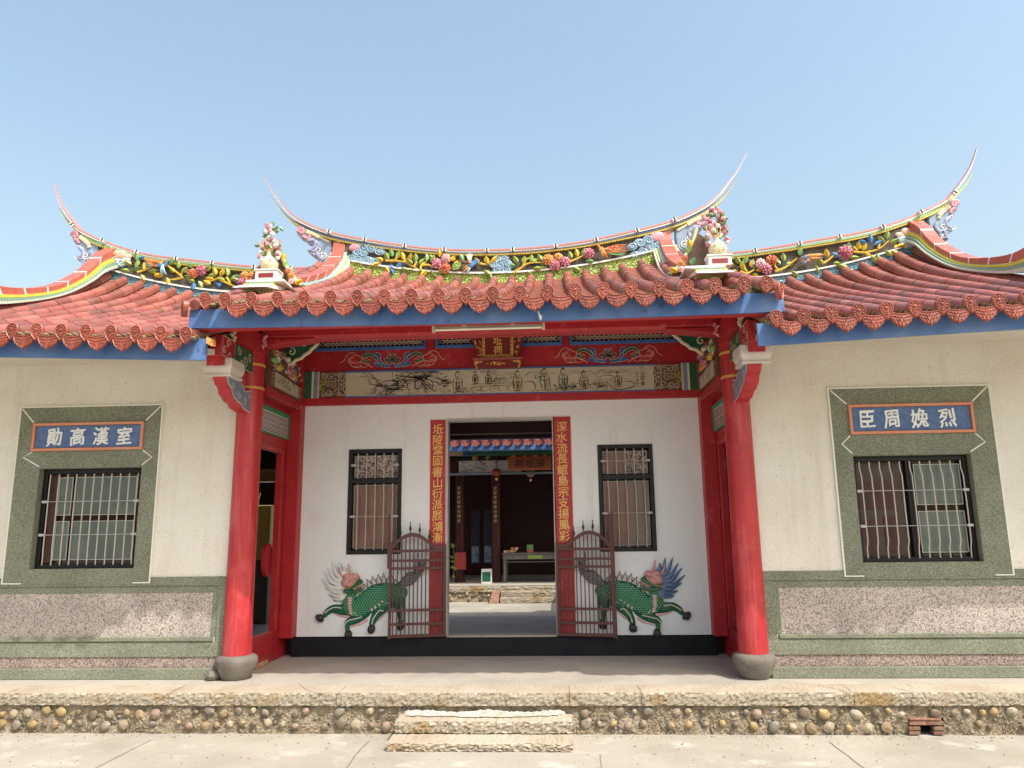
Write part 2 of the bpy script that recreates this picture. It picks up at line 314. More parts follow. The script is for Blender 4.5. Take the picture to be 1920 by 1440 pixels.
# ---------------------------------------------------------------- text
def text(chars, centers, size, mat, parent, axis='Y', nm='character', bold=.02, depth=.004, sx=1.0, shear=0.0, jit=0):
    dg = None
    for ch, c in zip(chars, centers):
        cu = bpy.data.curves.new('t', 'FONT'); cu.body = ch; cu.align_x = 'CENTER'; cu.align_y = 'CENTER'; cu.size = size
        cu.extrude = depth; cu.resolution_u = 2; cu.shear = shear
        o = bpy.data.objects.new('t', cu); sc.collection.objects.link(o)
        dg = bpy.context.evaluated_depsgraph_get(); me = bpy.data.meshes.new_from_object(o.evaluated_get(dg))
        bpy.data.objects.remove(o); bpy.data.curves.remove(cu)
        xs = [v.co.x for v in me.vertices]; ys = [v.co.y for v in me.vertices]
        if not xs: continue
        mx, my = (min(xs)+max(xs))/2, (min(ys)+max(ys))/2
        rr = random.uniform(-jit, jit); ca, sa = math.cos(rr), math.sin(rr)
        for v in me.vertices:
            x, y, z = (v.co.x-mx)*sx, v.co.y-my, v.co.z
            x, y = x*ca-y*sa, x*sa+y*ca+.06*x
            x, y = x+.018*size*math.sin(y/size*9+rr*40), y+.02*size*math.sin(x/size*8+rr*60)
            v.co = (x, -z, y)
        base = [v.co.copy() for v in me.vertices]; fs = [tuple(p.vertices) for p in me.polygons]; bpy.data.meshes.remove(me)
        mb = MB(); e = bold*size
        for n_, (dx, dz) in enumerate(((0, 0), (e, e*.5), (-e, -e*.4), (e*.3, -e), (-e*.3, e)) if bold else ((0, 0),)): mb.add([(b.x+dx, b.y-.0004*n_, b.z+dz) for b in base], fs)
        me = bpy.data.meshes.new(nm); me.from_pydata(mb.v, [], mb.f); me.materials.append(mat)
        link(nm, me, parent, loc=c)
def wallholes(mb, x0, x1, z0, z1, y0, y1, holes):
    xs = sorted({x0, x1, *[h[0] for h in holes], *[h[1] for h in holes]}); zs = sorted({z0, z1, *[h[2] for h in holes], *[h[3] for h in holes]})
    def inh(x, z): return any(h[0] < x < h[1] and h[2] < z < h[3] for h in holes)
    for a, b in zip(xs, xs[1:]):
        for c, d in zip(zs, zs[1:]):
            if inh((a+b)/2, (c+d)/2): continue
            mb.add([(a,y0,c),(b,y0,c),(b,y0,d),(a,y0,d)], [(0,1,2,3)]); mb.add([(a,y1,c),(b,y1,c),(b,y1,d),(a,y1,d)], [(3,2,1,0)])
    for a, b, c, d in holes:
        mb.add([(a,y0,c),(b,y0,c),(b,y1,c),(a,y1,c)], [(0,1,2,3)]); mb.add([(a,y0,d),(b,y0,d),(b,y1,d),(a,y1,d)], [(3,2,1,0)])
        mb.add([(a,y0,c),(a,y0,d),(a,y1,d),(a,y1,c)], [(0,1,2,3)]); mb.add([(b,y0,c),(b,y0,d),(b,y1,d),(b,y1,c)], [(3,2,1,0)])
    mb.add([(x0,y0,z0),(x0,y1,z0),(x0,y1,z1),(x0,y0,z1)], [(0,1,2,3)]); mb.add([(x1,y0,z0),(x1,y1,z0),(x1,y1,z1),(x1,y0,z1)], [(3,2,1,0)])
    mb.add([(x0,y0,z1),(x1,y0,z1),(x1,y1,z1),(x0,y1,z1)], [(0,1,2,3)]); return mb
def spiral(cx, cz, r, turns=1.4, a0=0, d=1, n=18, r1=.12):
    return [(cx+(r+(r*r1-r)*i/n)*math.cos(a0+d*turns*2*math.pi*i/n), cz+(r+(r*r1-r)*i/n)*math.sin(a0+d*turns*2*math.pi*i/n)) for i in range(n+1)]

# ================================================================ SETTING: ground, platform, steps
YW = -0.03                                          # front plane of the side walls
LEDGE = -0.71; ZY = -0.352                          # platform edge, courtyard level
mb = MB(); mb.add([(-60, -60, ZY), (60, -60, ZY), (60, LEDGE+.3, ZY), (-60, LEDGE+.3, ZY)], [(0, 1, 2, 3)])
ground = mb.build('courtyard', YARD, kind='structure')
mb = MB(); mb.add([(-900, -900, ZY-.05), (900, -900, ZY-.05), (900, 900, ZY-.05), (-900, 900, ZY-.05)], [(0, 1, 2, 3)]); mb.build('ground', YARD, kind='structure')
JNT = M('crack', (.12, .10, .08), rough=.9)
def onz(u, v, z):
    d = FW + RT*((u-960)/FPX) - UP*((v-720)/FPX); return CAM + d*((z-CAM.z)/d.z)
def crack(pts, z, wd, parent, mat=JNT, nm='crack'):
    q = [onz(u, v, z) for u, v in pts]; q = smooth([(p.x, p.y) for p in q], 5); q = [(x+random.uniform(-.004, .004), y+random.uniform(-.004, .004)) for x, y in q]
    v = []; n = len(q)
    for i, (x, y) in enumerate(q): v.append((x-wd/2, y, z+.003))
    for i, (x, y) in enumerate(q): v.append((x+wd/2, y+wd/2, z+.003))
    MB().add(v, [(i, i+1, n+i+1, n+i) for i in range(n-1)]).build(nm, mat, parent)
crack([(283, 1388), (240, 1410), (180, 1440), (100, 1480)], ZY, .007, ground)
crack([(692, 1390), (670, 1412), (650, 1440), (610, 1490)], ZY, .007, ground)
crack([(1555, 1392), (1590, 1418), (1622, 1442), (1700, 1500)], ZY, .007, ground)
crack([(1125, 1416), (1128, 1440), (1134, 1480)], ZY, .005, ground)

plat = thing('platform', None, None); plat['kind'] = 'structure'
mb = MB(); mb.add([(-8.5, LEDGE+.34, 0), (8.5, LEDGE+.34, 0), (8.5, 1.55, 0), (-8.5, 1.55, 0)], [(0, 1, 2, 3)]); mb.build('porch_floor', PORCH, plat)
# rubble face with the vent opening
VX0, VX1, VZ1 = P(1705, 1350, LEDGE).x, P(1772, 1350, LEDGE).x, P(1738, 1347, LEDGE).z
zt = -0.108
mb = MB(); nx, nz = 1500, 15
def face(mb, xa, xb, za, zb, amp=.012):
    nx = max(2, int((xb-xa)/.014)); nz = max(2, int((zb-za)/.014)); vs = []
    for j in range(nz+1):
        for i in range(nx+1):
            x = xa+(xb-xa)*i/nx; z = za+(zb-za)*j/nz
            vs.append((x, LEDGE+.025+random.uniform(-amp, amp)*.6+.008*math.sin(x*13+z*20)+.006*math.sin(x*37-z*31), z))
    mb.add(vs, [(j*(nx+1)+i, j*(nx+1)+i+1, (j+1)*(nx+1)+i+1, (j+1)*(nx+1)+i) for j in range(nz) for i in range(nx)])
face(mb, -7, VX0, ZY-.02, zt+.02); face(mb, VX0, VX1, VZ1, zt+.02); face(mb, VX1, 7, ZY-.02, zt+.02)
mb.build('rubble_face', RUBBLE, plat, smooth=False, kind='stuff')
mb = MB(); mb.box(VX0-.1, VX1+.1, LEDGE+.07, LEDGE+.34, VZ1+.01, zt-.01)
mb.box(VX0-.12, VX0-.002, LEDGE+.07, LEDGE+.5, ZY, VZ1+.005); mb.box(VX1+.002, VX1+.12, LEDGE+.07, LEDGE+.5, ZY, VZ1+.005); mb.box(VX0-.1, VX1+.1, LEDGE+.5, LEDGE+.6, ZY, zt)
mb.build('vent_duct', BLACKP, plat)
# granite kerb slabs with rough broken faces
def slab(mb, x0, x1, y0, y1, z0, z1, amp=.010, step=.03, topamp=.002):
    nx = max(3, int((x1-x0)/step)); ny = 3; nzz = 6; vs = []; idx = {}
    def pt(i, j, k):
        key = (i, j, k)
        if key in idx: return idx[key]
        x = x0+(x1-x0)*i/nx; y = y0+(y1-y0)*j/ny; z = z0+(z1-z0)*k/nzz
        if i == 0 and k > 0: x += .001
        if i == nx: x -= .001
        if j == 0:
            y += random.uniform(-amp, amp) + .006*math.sin(x*11+y0*7) + (.012 if k == nzz else 0) + (.006 if k == nzz-1 else 0)
        if k == nzz: z += random.uniform(-topamp, topamp) - (.006 if j == 0 else 0)
        if k == 0 and j == 0: z += random.uniform(0, amp)
        vs.append((x, y, z)); idx[key] = len(vs)-1; return idx[key]
    fs = []
    for i in range(nx):
        for k in range(nzz): fs.append((pt(i, 0, k), pt(i+1, 0, k), pt(i+1, 0, k+1), pt(i, 0, k+1)))
        for j in range(ny):
            fs.append((pt(i, j, nzz), pt(i+1, j, nzz), pt(i+1, j+1, nzz), pt(i, j+1, nzz))); fs.append((pt(i, j, 0), pt(i, j+1, 0), pt(i+1, j+1, 0), pt(i+1, j, 0)))
    for i in (0, nx):
        for j in range(ny):
            for k in range(nzz): fs.append((pt(i, j, k), pt(i, j+1, k), pt(i, j+1, k+1), pt(i, j, k+1)))
    mb.add(vs, fs)
jx = [-8.4, P(8, 1320, LEDGE).x, P(315, 1320, LEDGE).x, P(632, 1320, LEDGE).x, P(1068, 1320, LEDGE).x, P(1203, 1320, LEDGE).x, P(1602, 1320, LEDGE).x, P(1735, 1320, LEDGE).x, 5.75, 8.4]
for a, b in zip(jx, jx[1:]):
    mb = MB(); slab(mb, a+.0015, b-.0015, LEDGE-random.uniform(0, .012), LEDGE+.345, zt+random.uniform(-.008, .004), .004, amp=.008, step=.022)
    mb.build('kerb_stone', STONEF, plat, smooth=False, top=STONE)
# cobbles set in two rows
pm = []
for k in range(12):
    mb = MB(); mb.blob((0, 0, 0), (1, .8, 1), 9, 6, jit=.13); pm.append([mb.mesh('pebble', PEB[(k*5) % 6], smooth=True) for _ in range(1)][0])
skipx = (P(738, 1350, LEDGE).x-.02, P(1074, 1350, LEDGE).x+.02)
row_z = (-.172, -.272)
for row, zz in enumerate(row_z):
    x = -5.05+.05*row
    while x < 5.35:
        a = random.uniform(.030, .056)*random.choice((1, 1, .75)); b = a*random.uniform(.75, 1.05); b = min(b, .046)
        x += a+.008
        if not (skipx[0]-.03 < x < skipx[1]+.03) and not (VX0-.12 < x < VX1+.12 and (row == 1 or random.random() < .5)) and random.random() < .86:
            link('pebble', random.choice(pm), plat, loc=(x, LEDGE+.014, zz+random.uniform(-.022, .022)), rot=(0, random.uniform(-.7, .7), 0), scale=(a, .030, b))
        x += a+random.uniform(.012, .075)
mb = MB()
for k in range(1000):
    x = random.uniform(-5.2, 5.4)
    z = random.uniform(ZY, zt)
    if VX0 < x < VX1 and z < VZ1: continue
    if skipx[0] < x < skipx[1] and z < -.2: continue
    r = random.uniform(.005, .019); mb.blob((x, LEDGE+.026, z), (r*random.uniform(.9, 1.5), r*.8, r*.8), 7, 5, rot=random.uniform(0, 3), jit=.2)
mb.build('gravel', PEB[2], plat, smooth=True, kind='stuff')
# vent bricks
bz = P(1738, 1380, LEDGE).z
def brick(u0, u1, v0, v1, dy=0):
    a, b = P(u0, v1, LEDGE-.02), P(u1, v0, LEDGE-.02)
    MB().box(a.x, b.x, LEDGE-.008-dy, LEDGE+.06, a.z+.002, b.z-.002).build('brick', BRICK, plat, bevel=.003)
for q in ((1707, 1766, 1347, 1352, .004), (1707, 1738, 1353, 1361), (1739, 1771, 1353, 1361), (1706, 1727, 1363, 1371), (1706, 1727, 1372, 1379), (1753, 1772, 1363, 1371), (1753, 1773, 1372, 1379)): brick(*q)
# two granite steps
st = thing('stone_steps', 'two rough granite steps leading up to the middle of the platform', 'steps', (.1, -1.1, ZY))
def sx(u, v, Y): return P(u, v, Y).x
Y2_ = onz(910, 1410, ZY).y; z2_ = P(910, 1393, Y2_).z; Y1_ = onz(910, 1377, z2_).y; z1_ = P(910, 1352, Y1_).z
a0 = P(724, 1402, Y2_); a1 = P(1075, 1410, Y2_); b0 = P(740, 1365, Y1_); b1 = P(1074, 1365, Y1_); zs = z1_; SX0, SX1, SY0 = a0.x, a1.x, Y2_
mb = MB(); slab(mb, a0.x, a1.x, Y2_, LEDGE-.01, ZY, z2_, amp=.010, step=.02, topamp=.003); mb.build('step', STONEF, st, top=STONE)
mb = MB(); slab(mb, b0.x, b1.x, Y1_, LEDGE-.012, z2_+.004, z1_, amp=.010, step=.02, topamp=.003); mb.build('step', STONEF, st, top=STONE)
LIME = M('lime_stain', (.52, .50, .45), (.42, .37, .29), 14, .9, .01, 40)
lf_ = MB()
for k in range(70):
    x = b0.x+.05+(b1.x-b0.x-.14)*k/69; h_ = .012+.009*math.sin(k*.21)+random.uniform(0, .012); lf_.blob((x, LEDGE-.012, zs+.008), (.03, .024, h_), 7, 5, jit=.2)
lf_.build('lime_fillet', LIME, st, kind='stuff')
q = smooth([(b0.x+.06, LEDGE-.10), (b0.x+.45, LEDGE-.13), (b0.x+.9, LEDGE-.16), (b0.x+1.2, LEDGE-.12), (b1.x-.12, LEDGE-.09)], 8)
MB().add([(x, y+random.uniform(-.018, .018), zs+.008) for x, y in q]+[(x, LEDGE-.014, zs+.008) for x, y in q], [(i, i+1, len(q)+i+1, len(q)+i) for i in range(len(q)-1)]).build('lime_stain', LIME, st)
crack([(1540, 1287), (1572, 1293), (1601, 1302)], .004, .006, plat); crack([(1664, 1287), (1700, 1295), (1733, 1302)], .004, .006, plat)
crack([(560, 1281), (580, 1296), (632, 1300)], .004, .004, plat); crack([(300, 1302), (318, 1299), (345, 1288)], .004, .004, plat)

# ================================================================ ROOF KIT
def ze_c(X): return 3.445+.008*abs(X)**1.2
def ze_s(X): return 3.155+.050*max(0, abs(X)-2.6)
def zr_c(X): return 4.70+.05*X*X
def zr_s(X): return 4.53+.07*max(0, abs(X)-3)**2
YE, YR = -1.36, 1.86
def surf(ze, zr, X, y):
    t = (y-YE)/(YR-YE); g = .88*t+.12*max(0, t)**5
    return ze(X)+(zr(X)-ze(X))*g
def barrel_mesh(L):
    mb = MB(); n = 9; v = []
    for (y, r) in ((0, .0575), (L, .0525)):
        for k in range(n): a = math.pi*(k/(n-1)); v.append((r*math.cos(a)*1.0, y, r*math.sin(a)))
        v.append((-r, y, -.03)); v.append((r, y, -.03))
    m = n+2; ring = list(range(n))+[n, n+1]
    mb.add(v, [(i, (i+1) % m, m+(i+1) % m, m+i) for i in range(m)]+[tuple(range(m-1, -1, -1)), tuple(range(m, 2*m))])
    return mb.mesh('barrel_tile', TILE, smooth=True)
BARREL = barrel_mesh(.275)
def disc_mesh():
    mb = MB(); o = []
    for k in range(15): a = R(-35+250*k/14); o.append((.057*math.cos(a), .062*math.sin(a)))
    o += [(-.040, -.056), (-.02, -.076), (0, -.100), (.02, -.076), (.040, -.056)]
    mb.prism(o, -.012, .03)
    q = o+[o[0]]; mb.tube([(x*.93, -.014, z*.93) for x, z in q], .0065, 4)
    for k in range(9): a = R(40*k); mb.blob((.036*math.cos(a), -.014, .036*math.sin(a)+.002), (.014, .009, .007), 5, 4, rot=a+.5)
    mb.blob((0, -.014, .004), (.02, .014, .015), 6, 4); mb.blob((-.012, -.02, .012), (.006, .006, .006), 4, 3); mb.blob((.012, -.02, .012), (.006, .006, .006), 4, 3)
    mb.blob((0, -.015, -.048), (.018, .008, .010), 5, 4); mb.blob((0, -.013, -.07), (.008, .006, .012), 4, 3)
    return mb.mesh('eave_disc', TILEFACE, smooth=True)
DISC = disc_mesh()
def drip_mesh():
    mb = MB(); top = [(-.098+.196*k/8, -.018*math.sin(math.pi*k/8)) for k in range(9)]
    bot = [(.098, -.02), (.095, -.055), (.086, -.066), (.078, -.090), (.062, -.098), (.048, -.120), (.020, -.126), (0, -.148), (-.020, -.126), (-.048, -.120), (-.062, -.098), (-.078, -.090), (-.086, -.066), (-.095, -.055), (-.098, -.02)]
    mb.prism(top+bot, -.008, .012)
    mb.tube([(x*.95, -.010, z*.95) for x, z in bot], .0055, 4); mb.tube([(x, -.010, z-.004) for x, z in top], .006, 4)
    for x, z, a in ((0, -.045, 1.57), (.022, -.05, 1.0), (-.022, -.05, 2.1), (.044, -.045, .6), (-.044, -.045, 2.5), (.016, -.078, 1.2), (-.016, -.078, 1.9), (.068, -.038, .3), (-.068, -.038, 2.8), (0, -.1, 1.57), (.035, -.075, .8), (-.035, -.075, 2.3), (.06, -.07, .6), (-.06, -.07, 2.5), (.03, -.10, .9), (-.03, -.10, 2.2), (0, -.118, 1.57)):
        mb.blob((x, -.010, z), (.015, .008, .006), 5, 4, rot=a)
    return mb.mesh('drip_tile', TILEFACE, smooth=True)
DRIP = drip_mesh()
def roof(parent, xs, ze, zr, nt_=14, panels=True):
    step = (YR-YE-.02)/nt_
    for X in xs:
        for i in range(nt_):
            y0 = YE+.01+step*i; z0 = surf(ze, zr, X, y0)+.024; z1 = surf(ze, zr, X, y0+step)+.024
            link('barrel_tile', BARREL, parent, loc=(X+random.uniform(-.003, .003), y0, z0+random.uniform(-.001, .002)), rot=(math.atan2(z1-z0, step), 0, random.uniform(-.008, .008)))
        link('eave_disc', DISC, parent, loc=(X, YE-.02, ze(X)+.045), rot=(R(random.uniform(-3, 1)), R(random.uniform(-5, 5)), R(random.uniform(-4, 4))))
    dx = [(a+b)/2 for a, b in zip(xs, xs[1:]) if abs(b-a) > .2]
    for X in dx: link('drip_tile', DRIP, parent, loc=(X, YE-.018, ze(X)+.008), rot=(R(random.uniform(-6, -1)), R(random.uniform(-2, 2)), R(random.uniform(-2, 2))))
    mb = MB(); ny = 32
    for X in dx:                                      # concave pans laid course over course
        for i in range(ny):
            y0 = YE-.015+(YR-YE)*i/ny; y1 = YE-.015+(YR-YE)*(i+1.25)/ny; v = []
            for (y, dz) in ((y0, .016), (y1, .0), (y0, .004)):
                for k in range(6):
                    a = -.098+.196*k/5; v.append((X+a, y, surf(ze, zr, X, y)+dz+.020*(a/.098)**2-.022))
            mb.add(v, [(k, k+1, 7+k, 6+k) for k in range(5)]+[(12+k, 13+k, k+1, k) for k in range(5)])
    mb.build('pan_tiles', PAN, parent, kind='stuff')
    xa, xb = min(xs)-.06, max(xs)+.06                # slab under the tiles
    mb = MB(); n = 24; m = 10; v = []
    for lay in (0, 1):
        for j in range(m+1):
            for i in range(n+1):
                X = xa+(xb-xa)*i/n; y = YE+.17+(YR-YE-.17)*j/m; v.append((X, y, surf(ze, zr, X, y)-.028-lay*.07))
    o = (n+1)*(m+1); g = lambda i, j, l=0: l*o+j*(n+1)+i
    f = [(g(i, j), g(i+1, j), g(i+1, j+1), g(i, j+1)) for j in range(m) for i in range(n)]+[(g(i, j, 1), g(i, j+1, 1), g(i+1, j+1, 1), g(i+1, j, 1)) for j in range(m) for i in range(n)]
    f += [(g(i, 0), g(i, 0, 1), g(i+1, 0, 1), g(i+1, 0)) for i in range(n)]+[(g(i, m), g(i+1, m), g(i+1, m, 1), g(i, m, 1)) for i in range(n)]
    f += [(g(0, j), g(0, j+1), g(0, j+1, 1), g(0, j, 1)) for j in range(m)]+[(g(n, j), g(n, j, 1), g(n, j+1, 1), g(n, j+1)) for j in range(m)]
    mb.add(v, f); mb.build('roof_slab', MORTAR, parent)
    mb = MB()                                         # mortar packed beside the barrels at the eave
    for X in xs:
        for s in (-1, 1):
            for k in range(4): mb.blob((X+s*.052, YE+.02+k*.08, surf(ze, zr, X, YE+.02+k*.08)+.004), (.018, .05, .018), 5, 4, jit=.3)
    mb.build('eave_mortar', MORTAR, parent, kind='stuff')
    mb = MB()                                         # rear slope, plain, falling to the inner court
    rx = [xa+(xb-xa)*i/8 for i in range(9)]
    for a, b in zip(rx, rx[1:]): mb.hexa([(a, YR+.2, zr(a)-.03), (b, YR+.2, zr(b)-.03), (b, YR+.2, zr(b)-.13), (a, YR+.2, zr(a)-.13), (a, 4.6, ze(a)-.05), (b, 4.6, ze(b)-.05), (b, 4.6, ze(b)-.15), (a, 4.6, ze(a)-.15)])
    mb.build('rear_roof_slope', TILE, parent)
    return dx

BT_C = [(0, 5.145), (.5, 5.16), (1, 5.205), (1.5, 5.29), (2.0, 5.40), (2.4, 5.52), (2.75, 5.69), (2.95, 5.85), (3.1, 6.03), (3.25, 6.22), (3.40, 6.47)]
BB_C = [(0, 5.065), (.5, 5.08), (1, 5.125), (1.5, 5.20), (2.0, 5.30), (2.4, 5.415), (2.75, 5.575), (2.95, 5.72), (3.1, 5.89), (3.27, 6.11)]
BT_S = [(2.1, 4.97), (3, 4.99), (3.6, 5.05), (4.14, 5.13), (4.8, 5.235), (5.35, 5.40), (5.89, 5.65), (6.05, 5.79), (6.26, 6.04), (6.38, 6.24), (6.46, 6.43)]
BB_S = [(2.1, 4.88), (3, 4.905), (3.6, 4.97), (4.14, 5.04), (4.8, 5.145), (5.35, 5.31), (5.7, 5.44), (5.9, 5.56), (6.06, 5.69), (6.25, 5.89), (6.36, 6.06)]
wl_c = lambda X: 4.815+.057*X*X
wl_s = lambda X: 4.63+.07*max(0, abs(X)-3)**2

# ================================================================ RELIEF KIT (flowers, leaves, birds, clouds)
def leaf_mesh(mat):
    mb = MB(); pts = [(0, 0), (.022, .020), (.030, .045), (.022, .072), (0, .1), (-.022, .072), (-.030, .045), (-.022, .020)]
    v = [(x, -.004 if i in (0, 4) else .012, z) for i, (x, z) in enumerate(pts)]+[(0, -.012, .03), (0, -.014, .065)]
    mb.add(v, [(0, 1, 8), (1, 2, 8), (2, 9, 8), (2, 3, 9), (3, 4, 9), (4, 5, 9), (5, 6, 9), (6, 8, 9), (6, 7, 8), (7, 0, 8)])
    mb.add([(x, .02, z) for x, z in pts], [tuple(range(8))])
    mb.tube([(0, -.012, 0), (0, -.02, .05), (0, -.01, .09)], .003, 4); return mb.mesh('leaf', mat, smooth=True)
LEAF = {k: leaf_mesh(C[k]) for k in ('yellow', 'lime', 'green', 'blue')}
def flower_mesh(m1):
    mb = MB()
    for ring, (n, r, s, y) in enumerate(((9, .052, .028, 0), (7, .034, .022, -.018), (5, .016, .014, -.030))):
        for k in range(n):
            a = 2*math.pi*k/n+ring*.4; mb.blob((r*math.cos(a), y, r*math.sin(a)), (s*.9, .014, s*.85), 7, 4, rot=a, jit=.1)
    mb.blob((0, -.04, 0), (.012, .012, .012), 6, 4); return mb.mesh('flower', m1, smooth=True)
FLOW = {k: flower_mesh(C[k]) for k in ('magenta', 'red', 'orange', 'pinkw', 'rose', 'white')}
RIMF = {}
def flower(parent, p, col, s=1.0):
    link('flower', FLOW[col], parent, loc=(p.x, p.y, p.z), rot=(R(random.uniform(-15, 15)), random.uniform(0, 6), R(random.uniform(-15, 15))), scale=(s, s, s))
def leaf(parent, p, col, ang, s=1.0):
    link('leaf', LEAF[col], parent, loc=(p.x, p.y, p.z), rot=(R(random.uniform(-12, 12)), R(ang), R(random.uniform(-20, 20))), scale=(s*1.3, s, s*1.22))
def branch(parent, pts, Y, r=.015, col='yellow'):
    q = [P(u, v, Y) for u, v in pts]; q = smooth([(a.x, Y+random.uniform(-.01, .01), a.z) for a in q], 4); n = len(q)
    MB().tube(q, [r*(1.25-.7*i/n) for i in range(n)], 6).build('branch', C[col], parent, smooth=True)
def bird(parent, body, head, tail, wing, Y, cols=('blue', 'orange', 'cream')):
    B, H, T, W = [P(*q, Y) for q in (body, head, tail, wing)]
    mb = MB(); mb.tube(smooth([tuple(T.lerp(B, .6)), tuple(B), tuple(B.lerp(H, .7)), tuple(H)], 4), [.012, .022, .032, .036, .034, .028, .022, .018, .016, .018, .020, .016, .012], 8, .7)
    b = mb.build('bird', C[cols[0]], parent, smooth=True)
    mb = MB(); d = (H-B).normalized(); mb.tube([tuple(H), tuple(H+d*.03+Vector((0, 0, -.012)))], [.009, .001], 5); mb.build('beak', C['orange'], b)
    mb = MB()
    for k in range(5):
        e = T+Vector((random.uniform(-.02, .02), 0, (k-2)*.020)); mid = B.lerp(e, .5)+Vector((0, -.012, (k-2)*.012)); mb.tube(smooth([tuple(B), tuple(mid), tuple(e)], 3), [.012, .012, .011, .010, .008, .006, .003], 5, .5)
    mb.build('tail_feathers', C[cols[1]], b, smooth=True)
    mb = MB()
    for k in range(5):
        e = W+Vector(((k-2)*.020, -.01, -abs(k-2)*.008)); mb.tube(smooth([tuple(B+Vector((0, -.02, .01))), tuple(B.lerp(e, .5)+Vector((0, -.03, 0))), tuple(e)], 3), [.014, .014, .013, .012, .010, .007, .003], 5, .5)
    mb.build('wing', C[cols[2]], b, smooth=True)
def cloud(parent, polys, y0, y1, lines, lw=.006, sw=1):
    """polys: list of (material, [(x,z)]) relief lobes, lines: raised scroll lines"""
    for i, (m, poly) in enumerate(polys): MB().prism(smooth(poly+[poly[0]], 3)[:-1], y0-.006*i, y1).build('cloud_scroll', m, parent, bevel=.006)
    for mat, ln in lines: MB().tube([(x, y0-.006*len(polys)-.001, z) for x, z in smooth(ln, 3)], lw, 5).build('scroll_line', mat, parent, smooth=True)

def offs(path, d):
    o = []; n = len(path)
    for i in range(n):
        a, b = path[max(0, i-1)], path[min(n-1, i+1)]; dx, dz = b[0]-a[0], b[1]-a[1]; l = math.hypot(dx, dz) or 1
        dd = d(i/(n-1)) if callable(d) else d
        o.append((path[i][0]+dz/l*dd, path[i][1]-dx/l*dd))
    return o
def ridge(parent, BT, BB, wl, zr, xb, sides, x0, main, mos):
    rg = link('ridge', MB().box(-.001, .001, 1.95, 1.952, 4.9, 4.902).mesh('ridge_core', WTIL), parent)
    xs = [x0+(xb-x0)*i/30 for i in range(31)]
    for s in sides:
        def sg(L): return [(s*x, z) for x, z in L]
        inx = [x for x in xs]
        MB().strip(sg([(x, zr(x)-.06) for x in inx]), sg([(x, wl(x)) for x in inx]), 1.87, 2.12).build('mosaic_band', mos, rg)
        MB().strip(sg([(x, wl(x)-.004) for x in inx]), sg([(x, wl(x)+.018) for x in inx]), 1.845, 2.14).build('white_moulding', WTIL, rg)
        MB().strip(sg([(x, wl(x)+.018) for x in inx]), sg([(x, lerp_tab(BB, x)+.012) for x in inx]), 1.895, 2.10).build('relief_ground', SLATE, rg)
        top = [q for q in smooth(BT, 5) if q[0] >= x0-1e-6]; bot = [q for q in smooth(BB, 5) if q[0] >= x0-1e-6]
        if top[0][0] > x0+.01: top = [(x0, lerp_tab(BT, x0))]+top; bot = [(x0, lerp_tab(BB, x0))]+bot
        tp = lambda th, t0: (lambda t: th if t < t0 else th*(1-(t-t0)/(1-t0))*.9+th*.1)
        tdep = lambda t: 1 if t < .35 else max(.08, 1-(t-.35)/.50*.85) if t < .85 else .15-.07*(t-.85)/.15
        a = top; b = offs(top, tp(.020, .7)); c = offs(top, tp(.044, .6))
        MB().strip(sg(b), sg(a), 1.82, 2.16, tf=tdep).build('rose_strip', PTIL, rg)
        MB().strip(sg(c), sg(b), 1.832, 2.15, tf=tdep).build('white_strip', WTIL, rg)
        a = bot; b = offs(bot, tp(-.024, .75)); c = offs(bot, tp(-.056, .6))
        MB().strip(sg(a), sg(b), 1.845, 2.13, tf=tdep).build('yellow_strip', YTIL, rg)
        MB().strip(sg(b), sg(c), 1.835, 2.14, tf=tdep).build('glazed_strip', main, rg)
        MB().strip(sg([(x, lerp_tab(BB, x)+.02) for x in inx]), sg([(x, lerp_tab(BT, x)-.03) for x in inx]), 1.88, 2.10).build('beam_core', WTIL, rg)
        L = 0; nxt = .17; tops = smooth(BT, 12); tops = [q for q in tops if q[0] >= x0]
        for p, q in zip(tops, tops[1:]):                # dark clips between white sockets
            L += math.hypot(q[0]-p[0], q[1]-p[1])
            if L > nxt and q[0] < xb+.62:
                nxt += .55; an = math.atan2(q[1]-p[1], q[0]-p[0])
                for off, m, nm, ww, hh in ((-.018, WTIL, 'clip_socket', .008, .006), (.018, WTIL, 'clip_socket', .008, .006), (0, BLACKM, 'ridge_clip', .009, .010)):
                    o = MB().box(-ww, ww, -.03, .03, -.042, hh).build(nm, m, rg); o.location = (s*(q[0]+off*math.cos(an)), 1.835 if nm == 'ridge_clip' else 1.84, q[1]+off*math.sin(an)); o.rotation_euler = (0, -an*s, 0)
    return rg
